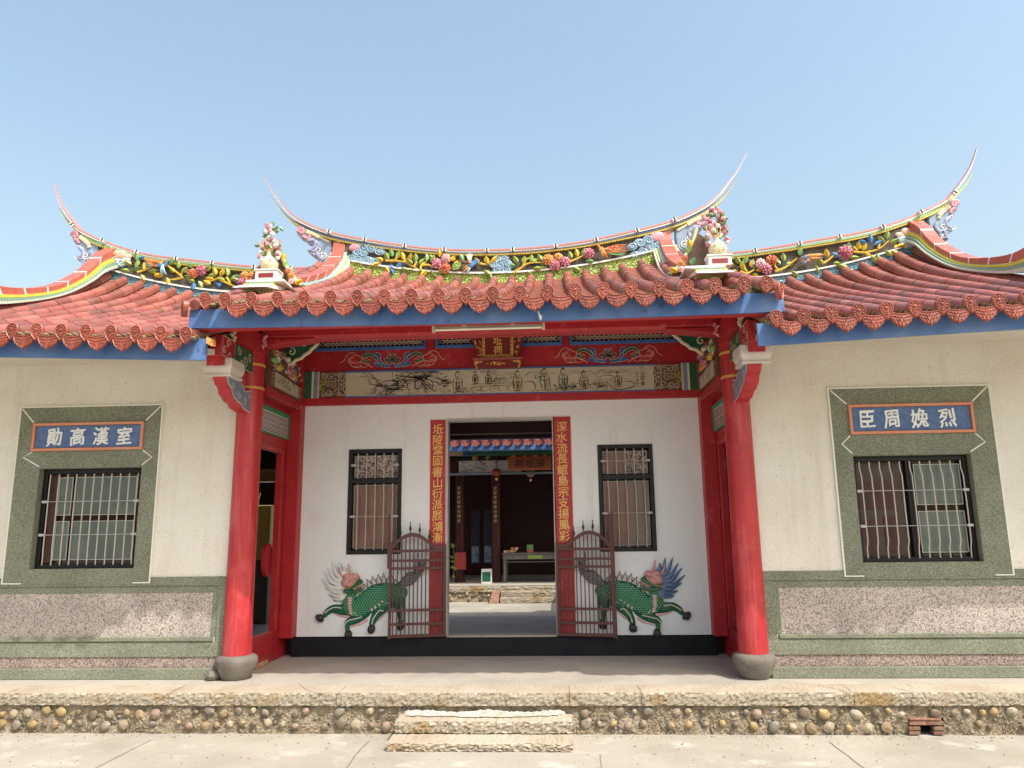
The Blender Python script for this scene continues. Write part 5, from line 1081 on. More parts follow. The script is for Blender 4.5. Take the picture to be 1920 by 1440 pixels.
    mb = MB(); mb.strip([(x, 2.985+.042*max(0, abs(x)-2.6)) for x in fx], [(x, ze_s(x)+.03) for x in fx], -1.25, -1.22); mb.build('fascia', BLUE, h)
    mb = MB(); a, b = sorted((s*2.56, s*7.3)); mb.hexa([(a, -1.22, 3.06), (b, -1.22, 3.06), (b, -1.22, 3.11), (a, -1.22, 3.11), (a, YW+.2, 3.29), (b, YW+.2, 3.29), (b, YW+.2, 3.36), (a, YW+.2, 3.36)]); mb.build('soffit', M('soffit_plaster', (.60, .56, .48), rough=.8), h)
    xs_ = sorted(s*(2.62+.2345*i) for i in range(13))
    roof(h, xs_, ze_s, zr_s, 14)
    if left: MB().hexa([(s*2.47, -1.30, 3.13), (s*2.42, -1.29, 3.10), (s*2.43, -1.29, 3.17), (s*2.47, -1.30, 3.19), (s*2.47, -1.2, 3.14), (s*2.42, -1.2, 3.12), (s*2.43, -1.2, 3.18), (s*2.47, -1.2, 3.20)]).build('end_tile', C['orange'], h)
    r2 = ridge(h, BT_S, BB_S, wl_s, zr_s, 5.45, (s,), 2.1, GTIL, BMOS)
    lows = [(1.90, 5.10), (1.62, 4.94), (1.35, 4.71), (.95, 4.43), (.5, 4.20), (-.2, 3.93), (-.8, 3.78)]
    tops = [(1.90, 5.38), (1.66, 5.20), (1.46, 4.97), (1.2, 4.74), (.75, 4.45), (.2, 4.24), (-.2, 4.14), (-.5, 4.14), (-.75, 4.24), (-.95, 4.40)]
    gable(h, s*5.48, lows, tops, SIDE_MATS, .3, 0)
    swoop(r2, outS, (60, 380), 5.647, 1.93, (lambda x: x) if left else (lambda x: -x+.02), sS)
    Y = RYc-.02
    if left:
        for pts in ([(313, 497), (328, 508), (343, 520)], [(258, 511), (270, 506), (284, 500), (296, 498)], [(409, 522), (424, 530), (442, 538)], [(343, 520), (330, 523), (318, 524)], [(345, 505), (341, 512), (339, 519)], [(390, 528), (402, 524), (415, 518)], [(425, 520), (432, 532)]): branch(r2, pts, Y, .015)
        for u, v, c_, a in ((246, 493, 'lime', -60), (253, 496, 'lime', 20), (242, 505, 'lime', -80), (256, 486, 'green', 0), (248, 503, 'green', 70), (269, 503, 'yellow', 0), (264, 512, 'yellow', 150), (288, 508, 'yellow', 120), (279, 505, 'lime', 90), (313, 517, 'yellow', 170), (306, 512, 'yellow', -100), (334, 500, 'lime', 0), (341, 508, 'lime', 40), (327, 507, 'lime', -50), (319, 494, 'green', 20), (347, 514, 'green', 100), (352, 521, 'lime', 110), (391, 514, 'lime', 80), (388, 506, 'lime', 30), (382, 523, 'yellow', 120), (372, 524, 'lime', 150), (405, 512, 'yellow', -20), (412, 514, 'yellow', 30), (400, 520, 'yellow', -80), (427, 514, 'lime', -10), (433, 522, 'lime', 50), (421, 523, 'lime', -70), (443, 528, 'blue', 20), (414, 533, 'blue', -60), (436, 519, 'green', 70), (450, 524, 'lime', -70), (463, 525, 'lime', 80), (480, 517, 'green', 20), (260, 481, 'blue', 70), (363, 526, 'blue', 180), (357, 499, 'green', 10)): leaf(r2, P(u, v+3, Y-.01), c_, a, .95)
        for u, v, c_, z_ in ((361, 513, 'red', 1.05), (377, 507, 'magenta', 1.05), (458, 517, 'orange', .9), (470, 517, 'orange', .8), (455, 529, 'magenta', 1.05), (474, 527, 'red', .9), (469, 536, 'orange', .6)): flower(r2, P(u, v, Y-.02), c_, z_)
        bird(h, (306, 499), (317, 487), (272, 486), (308, 514), RYc-.05, ('blue', 'orange', 'sky')); bird(h, (300, 494), (312, 487), (275, 492), (290, 488), RYc-.045, ('orange', 'sky', 'orange'))
        cl = [(216, 490, 9, 'sky'), (228, 492, 9, 'sky'), (209, 497, 8, 'sky'), (235, 487, 7, 'sky'), (225, 477, 9, 'peach'), (217, 474, 6, 'peach'), (239, 480, 6, 'peach')]
    else:
        for pts in ([(1453, 509), (1470, 503), (1482, 494), (1495, 484)], [(1540, 495), (1553, 488), (1567, 475)], [(1600, 472), (1622, 473), (1647, 467), (1666, 452)], [(1388, 508), (1400, 513), (1415, 505)], [(1620, 473), (1630, 480)], [(1646, 467), (1650, 452)], [(1607, 470), (1600, 462)], [(1393, 498), (1402, 512)], [(1625, 473), (1636, 482)], [(1458, 506), (1452, 498)]): branch(r2, pts, Y, .015)
        for u, v, c_, a in ((1388, 492, 'lime', -30), (1396, 491, 'lime', 20), (1378, 496, 'lime', -70), (1391, 500, 'green', 10), (1385, 508, 'yellow', -80), (1408, 498, 'yellow', 20), (1419, 505, 'yellow', 60), (1394, 504, 'yellow', -10), (1413, 511, 'yellow', 100), (1470, 486, 'lime', 0), (1464, 492, 'green', -50), (1476, 493, 'lime', 70), (1484, 505, 'lime', 130), (1458, 490, 'lime', -20), (1563, 490, 'lime', 100), (1570, 492, 'lime', 120), (1553, 479, 'yellow', -10), (1545, 492, 'lime', -50), (1574, 478, 'blue', -60), (1580, 491, 'lime', 160), (1595, 480, 'lime', 90), (1594, 465, 'green', 0), (1612, 464, 'yellow', 0), (1617, 467, 'yellow', 30), (1633, 452, 'blue', 0), (1627, 455, 'blue', -60), (1640, 457, 'blue', 60), (1643, 472, 'lime', 170), (1636, 478, 'lime', 150), (1658, 452, 'lime', -30), (1663, 445, 'lime', 10), (1669, 453, 'lime', 70), (1677, 462, 'yellow', 70), (1672, 467, 'yellow', 130), (1682, 459, 'yellow', 80), (1660, 466, 'lime', 140), (1529, 494, 'lime', 160), (1415, 494, 'blue', -40), (1499, 476, 'green', 20)): leaf(r2, P(u, v+3, Y-.01), c_, a, .95)
        for u, v, c_, z_ in ((1427, 494, 'pinkw', 1), (1447, 488, 'red', 1.05), (1437, 503, 'magenta', 1.15), (1585, 473, 'magenta', 1.3)): flower(r2, P(u, v, Y-.02), c_, z_)
        bird(h, (1512, 482), (1519, 477), (1494, 494), (1540, 476), RYc-.05, ('blue', 'brown', 'orange')); bird(h, (1517, 487), (1524, 480), (1500, 488), (1536, 482), RYc-.045, ('orange', 'blue', 'orange'))
        cl = [(1695, 450, 9, 'sky'), (1708, 448, 9, 'sky'), (1700, 458, 8, 'sky'), (1712, 455, 7, 'sky'), (1703, 435, 9, 'peach'), (1711, 433, 6, 'peach'), (1688, 440, 6, 'peach')]
    clobe(r2, cl, RYc-.01, None)
    return h
side_hall(-1); side_hall(1)

# ================================================================ GATES
def gate(s):
    ang = R(10) if s < 0 else R(-9)
    Wd = .665
    hx = DL-.006 if s < 0 else DR+.006
    o = thing('metal_gate', 'maroon barred gate leaf folded back on the left of the doorway' if s < 0 else 'maroon barred gate leaf folded back on the right of the doorway', 'gate', (hx, BW-.04, .20), 'maroon gate leaves')
    def T(x, y, z):                                   # local: x away from the hinge
        X = hx+s*(x*math.cos(abs(ang))); Yv = BW-.045-x*math.sin(abs(ang))+y; return (X, Yv, z)
    def bar(x0, x1, z0, z1, y0=-.014, y1=.014, m=GATE, nm='rail'):
        v = [T(x0, y0, z0), T(x1, y0, z0), T(x1, y0, z1), T(x0, y0, z1), T(x0, y1, z0), T(x1, y1, z0), T(x1, y1, z1), T(x0, y1, z1)]
        return MB().hexa(v).build(nm, m, o, bevel=.002)
    zb = .222
    bar(0, .03, zb, 1.275, nm='stile'); bar(Wd-.03, Wd, zb-.012, 1.30 if s < 0 else 1.60, nm='stile')
    bar(Wd+.002, Wd+.022, 1.0 if s < 0 else .2, 1.62, y0=-.008, y1=.008, nm='drop_bolt')
    for z0, z1 in ((zb, zb+.035), (zb+.135, zb+.165), (zb+.29, zb+.318), (.985, 1.015), (1.075, 1.103), (1.185, 1.215)): bar(.03, Wd-.03, z0, z1)
    n = 12
    arc = [(.03+(Wd-.06)*i/16, 1.245+.0) for i in range(17)]
    def top(x): t = max(0, min(1, (x-.16)/(Wd-.19))) ; return 1.215+(.15*math.sin(math.pi*t)**.8 if 0 < t < 1 else 0)
    lo = [(x, top(x)) for x, _ in arc]
    v = []
    for y in (-.014, .014):
        for x, z in lo: v.append(T(x, y, z))
        for x, z in lo: v.append(T(x, y, z+.045))
    m = 17; f = []
    for i in range(16): f += [(i, i+1, m+i+1, m+i), (2*m+i, 3*m+i, 3*m+i+1, 2*m+i+1), (i, 2*m+i, 2*m+i+1, i+1), (m+i, m+i+1, 3*m+i+1, 3*m+i)]
    MB().add(v, f).build('arched_rail', GATE, o)
    for k in range(n+1):
        x = .05+(Wd-.10)*k/n; bar(x-.0065, x+.0065, zb+.035, top(x)+.01, y0=-.006, y1=.006, nm='gate_bar')
    for k in range(4):
        x = .20+.112*k+(.02 if s > 0 else 0); z = top(x)+.045; c_ = T(x, 0, z)
        MB().lathe([(.006, 0), (.006, .02), (.017, .05), (.006, .085), (.005, .11), (.008, .118), (.002, .128)], c_, 8).build('finial', BLACKM, o, smooth=True)
gate(-1); gate(1)

# ================================================================ QILIN RELIEFS on the porch wall
def qilin(s):
    Y0 = BW; off = (1030, 960); sc_ = 5.76
    def q(u, v): p = P(off[0]+u/sc_, off[1]+v/sc_, Y0); return (p.x, p.z) if s > 0 else (-p.x+.012, p.z)
    o = thing('beast_relief', 'painted green scaled beast relief with white and blue mane left of the doorway' if s < 0 else 'painted green scaled beast relief with deep blue mane right of the doorway', 'relief', (s*1.7, Y0, .25), 'scaled beast reliefs')
    def pts(L): return [(*q(u, v), r/sc_/140) for u, v, r in L]
    limbs = [[(560, 850, 62), (640, 850, 92), (740, 862, 108), (850, 900, 122), (950, 955, 108), (1050, 1005, 92), (1130, 990, 80), (1150, 900, 66), (1130, 810, 62), (1080, 770, 60), (1035, 730, 34)],
             [(1130, 1020, 62), (1240, 1030, 52), (1330, 1020, 40), (1395, 1050, 32), (1425, 1085, 26)],
             [(980, 1050, 66), (1080, 1130, 52), (1165, 1175, 38), (1180, 1230, 28), (1165, 1275, 24)],
             [(740, 960, 80), (815, 1050, 54), (865, 1120, 40), (895, 1180, 30), (900, 1215, 26)],
             [(600, 900, 78), (590, 1000, 56), (575, 1090, 38), (570, 1150, 30), (575, 1185, 28)]]
    mb = MB()
    for L in limbs:
        c_ = smooth(pts(L), 3); yb = .0
        mb.tube([(x, Y0-.012, z) for x, z, r in c_], [r for x, z, r in c_], 12, .42)
        mb.blob((c_[0][0], Y0-.012, c_[0][1]), (c_[0][2],)*1+(c_[0][2]*.42, c_[0][2]), 10, 6); mb.blob((c_[-1][0], Y0-.012, c_[-1][1]), (c_[-1][2], c_[-1][2]*.42, c_[-1][2]), 10, 6)
    tmp = mb.build('tmp', C['qgreen']); md = tmp.modifiers.new('r', 'REMESH'); md.mode = 'VOXEL'; md.voxel_size = .0075
    dg = bpy.context.evaluated_depsgraph_get(); dg.update(); me = bpy.data.meshes.new_from_object(tmp.evaluated_get(dg)); bpy.data.objects.remove(tmp)
    for p in me.polygons: p.use_smooth = True
    me.materials.clear(); me.materials.append(C['qgreen']); me.name = 'body'
    body = link('body', me, o)
    cen = [pts(L) for L in limbs]
    # scales
    mb = MB(); c_ = smooth(cen[0][:8], 6); x0 = min(p[0] for p in c_)-.1; x1 = max(p[0] for p in c_)+.1
    zz = .3; row = 0
    while zz < 1.1:
        xx = x0+(.0165 if row % 2 else 0)
        while xx < x1:
            d = min(((xx-p[0])**2+(zz-p[1])**2)**.5/p[2] for p in c_)
            if d < .86:
                r = min(c_, key=lambda p: ((xx-p[0])**2+(zz-p[1])**2)**.5/p[2])[2]
                yy_ = Y0-.012-.42*r*math.sqrt(1-d*d)
                mb.blob((xx, yy_-.003, zz), (.0135, .007, .0105), 6, 4); 
            xx += .033
        zz += .0235; row += 1
    mb.build('scale', C['scale'], o, smooth=True, kind='stuff')
    # belly plates, light trims along the limbs
    mb = MB()
    for k in range(7):
        x, z = q(1135-2*k*(k > 4), 905+27*k); mb.blob((x, Y0-.052, z), (.031-.001*k, .016, .016), 10, 5)
    mb.build('chest_plate', C['pinkw'], o, smooth=True)
    mb = MB()
    for L in ([(905, 1010), (1000, 1060), (1080, 1090), (1150, 1110), (1250, 1090), (1340, 1050)], [(660, 1050), (740, 1060), (790, 1110), (830, 1150)], [(950, 1140), (1010, 1180), (1100, 1200), (1140, 1215)]): mb.tube([(x, Y0-.012, z) for x, z in smooth([q(*p) for p in L], 3)], .016, 6, .5)
    mb.build('belly_fringe', C['pinkw'], o, smooth=True, kind='stuff')
    mb = MB()
    for L in ([(760, 810), (745, 870), (770, 920), (810, 950)], [(990, 990), (1010, 1030), (1070, 1030), (1085, 1060), (1060, 1085)], [(690, 900), (700, 950), (740, 970)], [(760, 1050), (800, 1040), (840, 1080), (880, 1140), (890, 1190)], [(1000, 1110), (1080, 1130), (1160, 1150), (1200, 1200), (1195, 1260)], [(1230, 1010), (1310, 1000), (1380, 1030), (1420, 1060)], [(560, 1010), (545, 1080), (550, 1150)]):
        mb.tube([(x, Y0-.048, z) for x, z in smooth([q(*p) for p in L], 4)], .0065, 5)
    mb.build('limb_trim', C['cream'] if s > 0 else C['white'], o, smooth=True, kind='stuff')
    mb = MB()
    for u, v in ((770, 945), (810, 975), (850, 1005), (885, 1030)): x, z = q(u, v); mb.blob((x, Y0-.058, z), (.016, .012, .02), 8, 5, rot=-.6*s)
    mb.build('flank_plate', C['pinkw'], o, smooth=True)
    # dorsal spikes
    for k, (u, v, bu, bv) in enumerate(((665, 665, 665, 760), (690, 650, 705, 745), (760, 632, 755, 735), (822, 645, 810, 735), (888, 662, 862, 750), (948, 695, 905, 775), (985, 750, 950, 815), (630, 700, 625, 770))):
        t, b = q(u, v), q(bu, bv); w_ = .034
        sp_ = MB().add([(b[0]-w_, Y0-.004, b[1]-.02), (b[0]+w_, Y0-.004, b[1]-.02), (t[0], Y0-.006, t[1]), (b[0], Y0-.028, b[1]+.01), (b[0], Y0-.001, b[1]+.01)], [(0, 3, 2), (3, 1, 2), (0, 2, 4), (1, 4, 2), (0, 1, 3)]).build('spike', C['white'], o)
        MB().tube([(b[0]-w_, Y0-.014, b[1]), (t[0], Y0-.012, t[1]), (b[0]+w_, Y0-.014, b[1])], .0055, 4).build('spike_outline', C['ink'], sp_)
    mem = [q(600, 735), q(665, 690), q(700, 700), q(760, 665), q(820, 680), q(885, 695), q(945, 725), q(985, 770), q(1010, 830), q(950, 860), q(850, 790), q(740, 760), q(640, 780)]
    MB().prism(mem, Y0-.012, Y0-.001).build('dorsal_membrane', M('dorsal_paint', (.46, .42, .41), (.60, .50, .48), 30, .6), o)
    # tail and mane
    for k in range(13):
        u0, v0 = 590+random.uniform(-30, 10), 770+k*9; a = k/12; e = (300+180*a+random.uniform(-15, 15), 480+60*math.sin(a*9)+ (0 if a < .5 else (a-.5)*520)); m1 = (470+60*a, 640+180*a*.8); m2 = (340+90*a, 660+160*a*.6)
        c_ = smooth([q(u0, v0), q(*m1), q(*m2), q(*e)], 4); n = len(c_)
        MB().tube([(x, Y0-.010-.018*math.sin(math.pi*i/(n-1)), z) for i, (x, z) in enumerate(c_)], [.018*(1-.75*i/(n-1)) for i in range(n)], 6, .6).build('tail_tuft', C['steel' if k % 2 else 'ink'], o, smooth=True)
    tips = [(1250, 495), (1330, 490), (1392, 552), (1432, 602), (1465, 680), (1430, 765), (1390, 850), (1352, 905), (1195, 550)]
    for k, (u, v) in enumerate(tips):
        for j in (0, 1):
            a = q(1165+6*k*(k < 5), 680+26*k if k < 8 else 650); t = q(u-j*18, v+j*26); dx_, dz_ = t[0]-a[0], t[1]-a[1]; mx_ = ((a[0]+t[0])/2+dz_*.16*s, (a[1]+t[1])/2-dx_*.16*s); 
            c_ = smooth([a, (a[0]*.75+t[0]*.25+dz_*.10*s, a[1]*.75+t[1]*.25-dx_*.10*s), mx_, (a[0]*.2+t[0]*.8+dz_*.06*s, a[1]*.2+t[1]*.8-dx_*.06*s), t], 3); n = len(c_)
            MB().tube([(x, Y0-.012-.022*math.sin(math.pi*min(1, i/(n-1)+.15)), z) for i, (x, z) in enumerate(c_)], [(.029 if j == 0 else .015)*(1-.85*(i/(n-1))**1.6) for i in range(n)], 8, .6).build('mane_tuft', C[('mane', 'sky')[j] if s > 0 else ('white', 'mane')[j]], o, smooth=True)
    # head
    hd = MB()
    for u, v, ru, rv in ((1120, 695, 84, 54), (1070, 665, 44, 34), (1165, 725, 62, 48), (1130, 745, 56, 34), (1035, 672, 20, 17), (1160, 660, 40, 30)):
        x, z = q(u, v); hd.blob((x, Y0-.05, z), (ru/864, .040, rv/864), 12, 6, rot=-.3*s, jit=.05)
    hd.build('head', C['qpink'], o, smooth=True)
    mb = MB()
    for L, r in (([(985, 712), (1040, 745), (1110, 790), (1180, 810)], .020), ([(995, 800), (1060, 830), (1130, 835), (1200, 820)], .024), ([(1000, 735), (1060, 775), (1130, 800)], .012)): mb.tube([(x, Y0-.055, z) for x, z in smooth([q(*p) for p in L], 3)], r, 8, .8)
    mb.build('jaw', C['qgreen'], o, smooth=True)
    mb = MB(); mb.tube([(x, Y0-.062, z) for x, z in smooth([q(985, 745), q(1030, 790), q(1080, 805)], 3)], .011, 6); mb.build('tongue', C['red'], o, smooth=True)
    mb = MB()
    for k in range(6): x, z = q(992+18*k, 752+9*k); mb.blob((x, Y0-.072, z), (.005, .004, .009), 5, 4)
    mb.build('tooth', C['white'], o)
    mb = MB()
    for k in range(9): x, z = q(1000+24*k, 845+6*math.sin(k*2)); mb.blob((x, Y0-.06, z), (.008, .008, .018), 6, 4, rot=-.3*s)
    mb.build('beard_frill', C['lime'], o, smooth=True)
    x, z = q(1085, 715); MB().blob((x, Y0-.085, z), (.012, .012, .012), 8, 6).build('eye', C['white'], o, smooth=True); MB().blob((x, Y0-.096, z), (.006, .005, .006), 6, 4).build('pupil', C['ink'], o)
    MB().tube([(xx, Y0-.088, zz) for xx, zz in smooth([q(1060, 700), q(1085, 690), q(1115, 705), q(1130, 735)], 3)], .006, 5).build('brow', C['magenta'], o, smooth=True)
    for L in ([(1110, 650), (1125, 600), (1140, 520)], [(1190, 670), (1225, 640), (1245, 560)]): c_ = smooth([q(*p) for p in L], 3); MB().tube([(x, Y0-.05, z) for x, z in c_], [.017*(1-.5*i/(len(c_)-1)) for i in range(len(c_))], 7, .8).build('horn', C['qpink'], o, smooth=True)
    MB().tube([(x, Y0-.09, z) for x, z in smooth([q(1030, 700), q(1090, 760), q(1160, 790), q(1240, 800)], 4)], .004, 5).build('whisker', C['yellow'], o, smooth=True)
    for u, v, a in ((1480, 1118, -.5), (1162, 1308, .1), (902, 1248, .2), (578, 1215, .1)):
        x, z = q(u, v); mb = MB()
        for d in (-1, 1): mb.blob((x+d*.013, Y0-.03, z), (.034, .035, .052), 9, 6, rot=(a+d*.12)*s)
        mb.build('hoof', C['hoof'], o, smooth=True)
qilin(-1); qilin(1)

# ================================================================ INNER COURT AND REAR HALL
mb = MB(); mb.add([(-7, 4.48, .0), (7, 4.48, .0), (7, 30, .0), (-7, 30, .0)], [(0, 1, 2, 3)]); mb.build('inner_court', YARD, kind='structure')
mb = MB(); mb.box(-2.42, 2.42, BW+.16, 4.48, -.05, .12); mb.build('hall_floor', PORCH, hall, bevel=.004)
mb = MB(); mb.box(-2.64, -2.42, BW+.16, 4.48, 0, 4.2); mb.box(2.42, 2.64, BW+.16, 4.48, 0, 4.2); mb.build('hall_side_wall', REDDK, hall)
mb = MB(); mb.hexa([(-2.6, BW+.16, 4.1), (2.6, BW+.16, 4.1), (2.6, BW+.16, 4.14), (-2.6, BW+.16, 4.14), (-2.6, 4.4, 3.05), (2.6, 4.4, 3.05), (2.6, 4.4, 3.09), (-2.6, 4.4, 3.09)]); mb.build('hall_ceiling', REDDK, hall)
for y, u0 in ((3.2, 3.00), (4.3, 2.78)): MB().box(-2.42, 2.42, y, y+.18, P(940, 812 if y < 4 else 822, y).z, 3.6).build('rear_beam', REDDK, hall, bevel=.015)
RY = 8.28
rear = thing('rear_hall', 'rear ancestral hall seen through the doorway with dark open front', 'hall', (0, 10, .3))
pz = P(940, 1099, RY).z
mb = MB(); slab(mb, -3.3, 5, RY, RY+.3, pz-.12, pz, amp=.01, step=.05); mb.build('kerb_stone', STONEF, rear); mb = MB(); mb.add([(-5, RY+.04, pz+.006), (5, RY+.04, pz+.006), (5, 13, pz+.006), (-5, 13, pz+.006)], [(0, 1, 2, 3)]); mb.build('rear_floor', PORCH, rear)
mb = MB(); mb.box(-3.3, 5, RY+.03, RY+.2, 0, pz-.12); mb.build('rubble_face', RUBBLE, rear)
for k in range(26):
    link('pebble', random.choice(pm), rear, loc=(-1.9+.075*k+random.uniform(-.02, .02), RY+.02, random.choice((.06, .13, .17))), rot=(0, random.uniform(-1, 1), 0), scale=(random.uniform(.03, .05), .03, random.uniform(.025, .04)))
sa, sb = P(938, 1115, RY-.3).x, 2.2
for k in range(2):
    yk = RY-.32+.16*k; mb = MB(); slab(mb, sa, sb, yk, RY-.005, .115*k+.002, .115*(k+1), amp=.01, step=.04); mb.build('step', STONEF, rear)
b_ = MB(); pa, pb = P(917, 1131, RY-.30), P(937, 1106, RY-.02)
b_.hexa([(pa.x, RY-.33, .0), (pb.x, RY-.33, .0), (pb.x-.01, RY-.25, .07), (pa.x+.01, RY-.25, .07), (pa.x+.03, RY-.01, .0), (pb.x, RY-.01, .0), (pb.x, RY-.01, .24), (pa.x+.05, RY-.01, .24)]); b_.build('brick_ramp', BRICK, rear, bevel=.004)
# rear eave
ey = 7.7; zt_ = P(940, 836, ey).z
for k in range(28):
    x = -3.1+.215*k
    o_ = link('drip_tile', DRIP, rear, loc=(x, ey, zt_+.13), rot=(R(-4), 0, 0)); o_ = link('eave_disc', DISC, rear, loc=(x+.107, ey-.03, zt_+.20))
    for j in range(3): link('barrel_tile', BARREL, rear, loc=(x+.107, ey+.01+.23*j, zt_+.175+.08*j), rot=(math.atan2(.08, .23), 0, 0))
f0, f1 = P(940, 845, ey+.12).z, zt_+.14
mb = MB(); mb.box(-3.3, 3.2, ey+.1, ey+.13, f0, f1+.02); mb.build('fascia', BLUE, rear)
mb = MB(); mb.hexa([(-3.3, ey+.13, f1), (3.2, ey+.13, f1), (3.2, ey+.13, f1+.12), (-3.3, ey+.13, f1+.12), (-3.3, 12.6, f1+1.9), (3.2, 12.6, f1+1.9), (3.2, 12.6, f1+2), (-3.3, 12.6, f1+2)]); mb.build('roof_slab', REDDK, rear)
by = 8.5; g0, g1 = P(940, 853, by).z, P(940, 844, by).z+.06
bm_ = MB().box(-3.2, 3.2, by, by+.15, g0, g1).build('wave_beam', C['dgreen'], rear)
mb = MB()
for k in range(44):
    x = -1.6+.055*k; mb.ribbon(smooth([(x, g0), (x+.05, g0+.04), (x+.04+.03*math.sin(k*.7), g0+.08), (x+.12, g1-.03)], 3), .012, by-.004)
mb.build('wave_lines', C['qlight'], bm_, kind='stuff')
MB().box(-1.75, P(868, 849, by).x, by-.012, by-.002, g0, g1).build('carved_beam_end', C['peach'], rear); MB().box(P(869, 849, by).x, P(882, 849, by).x, by-.012, by-.002, g0, g1).build('blue_beam_end', ROYAL, rear)
# white painted frieze under it and the sill line
fy_ = 8.9; z0_, z1_ = P(900, 886, fy_).z, P(900, 864, fy_).z
ff = MB().box(P(860, 870, fy_).x, P(952, 870, fy_).x+.3, fy_, fy_+.05, z0_, z1_).build('painted_panel', C['white'], rear)
mb = MB(); x0_ = P(862, 870, fy_).x
for k in range(46): x = x0_+rnd.uniform(0, .6); z = rnd.uniform(z0_+.01, z1_-.02); mb.ribbon(smooth([(x, z), (x+rnd.uniform(-.05, .08), z+.02), (x+rnd.uniform(-.06, .12), z+rnd.uniform(-.02, .04))], 2), .008, fy_-.003, taper=True)
mb.build('ink_drawing', INK, ff, kind='stuff')
mb = MB()
for u, v in ((901, 866), (931, 866), (905, 870)): p = P(u, v, fy_); mb.blob((p.x, fy_-.004, p.z), (.035, .004, .022), 8, 4)
mb.build('painted_flower', C['magenta'], ff)
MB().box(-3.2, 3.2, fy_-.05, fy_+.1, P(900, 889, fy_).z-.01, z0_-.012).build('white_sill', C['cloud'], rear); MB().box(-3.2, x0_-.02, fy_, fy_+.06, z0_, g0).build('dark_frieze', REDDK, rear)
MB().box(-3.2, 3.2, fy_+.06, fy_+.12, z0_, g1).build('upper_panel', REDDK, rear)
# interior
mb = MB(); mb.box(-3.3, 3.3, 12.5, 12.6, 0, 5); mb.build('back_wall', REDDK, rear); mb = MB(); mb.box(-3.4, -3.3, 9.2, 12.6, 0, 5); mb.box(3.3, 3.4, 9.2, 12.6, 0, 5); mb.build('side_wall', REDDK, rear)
for u in (862, 930, 1052):
    x = P(u, 1000, 9.6).x; MB().lathe([(.11, pz), (.11, 4.0)], (x, 9.6, 0), 18).build('column', M('dark_column', (.06, .012, .012), rough=.4), rear, smooth=True)
    if u < 1000: MB().box(x-.07, x+.07, 9.46, 9.49, P(u, 1060 if u < 900 else 985, 9.46).z, P(u, 905, 9.46).z).build('couplet_board', M('couplet_board_dark', (.05, .008, .008), rough=.4), rear)
    if u < 1000: text('堂肇青陵奉世澤宗', [(x, 9.452, P(u, 915, 9.45).z-.105*k) for k in range(8)], .085, M('dull_gold', (.42, .33, .14), rough=.6), rear, depth=.002)
MB().box(P(853, 1060, 9.3).x, P(873, 1060, 9.3).x, 9.3, 9.45, P(860, 1068, 9.3).z, P(860, 1036, 9.3).z).build('red_stand', M('red_stand_paint', (.30, .03, .03), rough=.5), rear)
for u0, u1 in ((883, 899), (907, 925)):
    a_, b2_ = P(u0, 1057, 11.2), P(u1, 995, 11.2); dr = MB().box(a_.x, b2_.x, 11.2, 11.24, a_.z, b2_.z+.5).build('door_panel', M('navy_door', (.025, .025, .05), rough=.4), rear)
    MB().box(a_.x+.02, b2_.x-.02, 11.19, 11.2, a_.z+.03, a_.z+.42).build('painted_panel', C['cloud'], dr)
    mb = MB()
    for k in range(12): x = rnd.uniform(a_.x+.04, b2_.x-.04); z = rnd.uniform(a_.z+.06, a_.z+.38); mb.ribbon([(x, z), (x+.03, z+.05)], .012, 11.186)
    mb.build('painted_mark', INK, dr, kind='stuff')
# things in the rear hall
def sign(nm, lab, u0, u1, v0, v1, Y, m, txt, tm, size, us, frame=None):
    a, b = P(u0, v1, Y), P(u1, v0, Y); o = thing(nm, lab, 'sign', ((a.x+b.x)/2, Y, a.z))
    MB().box(a.x, b.x, Y, Y+.04, a.z, b.z).build('board', m, o, bevel=.01)
    text(txt, [(P(u, (v0+v1)/2, Y).x, Y-.004, (a.z+b.z)/2) for u in us], size, tm, o, bold=.02, depth=.003)
    if frame:
        mb = MB(); mb.box(a.x-.02, b.x+.02, Y-.01, Y+.02, b.z, b.z+.02); mb.box(a.x-.02, b.x+.02, Y-.01, Y+.02, a.z-.02, a.z); mb.build('board_frame', frame, o)
sign('name_board', 'orange name board with three dark characters hanging in the rear hall', 952, 1033, 855, 882, 8.45, M('orange_board', (.42, .11, .04), (.36, .09, .035), 6, .5), '祠坵深', INK, .19, (973, 993, 1013), None)
sign('dark_board', 'black board with gold characters behind the orange name board', 866, 930, 852.5, 864, 8.75, M('black_board', (.02, .015, .02), rough=.3), '酙子', GOLD, .13, (891, 914))
sign('gilt_board', 'partly hidden red board with gold characters above the orange name board', 950, 1034, 847, 860, 8.7, MAROON, '孝友傳家', GOLD, .13, (963, 983, 1003, 1023))
def lantern(u, v, m, lab):
    p = P(u, v, 8.8); o = thing('lantern', lab, 'lantern', (p.x, 8.8, p.z), 'lanterns hanging in the rear hall')
    MB().lathe([(.03, -.08), (.075, -.05), (.10, -.01), (.10, .03), (.075, .07), (.03, .09)], tuple(p), 16).build('lantern_shade', m, o, smooth=True); MB().lathe([(.02, -.17), (.035, -.14), (.02, -.11)], tuple(p), 8).build('lantern_tassel', GOLD, o); MB().tube([(p.x, 8.8, p.z+.1), (p.x, 8.8, p.z+.45)], .006, 4).build('cord', BLACKM, o)
lantern(931, 886, M('red_lantern', (.30, .035, .02), rough=.5), 'red lantern hanging under the rear hall beam'); lantern(995, 888, M('smoked_glass', (.20, .17, .15), rough=.3), 'grey glass lamp hanging beneath the orange name board')
ty = 9.15; tb = thing('altar_table', 'grey steel offering table inside the rear hall', 'table', (.1, ty, pz)); a = P(940, 1037, ty); c_ = P(951, 1090, ty); tz = a.z
STEEL = M('worn_steel', (.22, .21, .19), (.16, .15, .14), 8, .35, metal=.5)
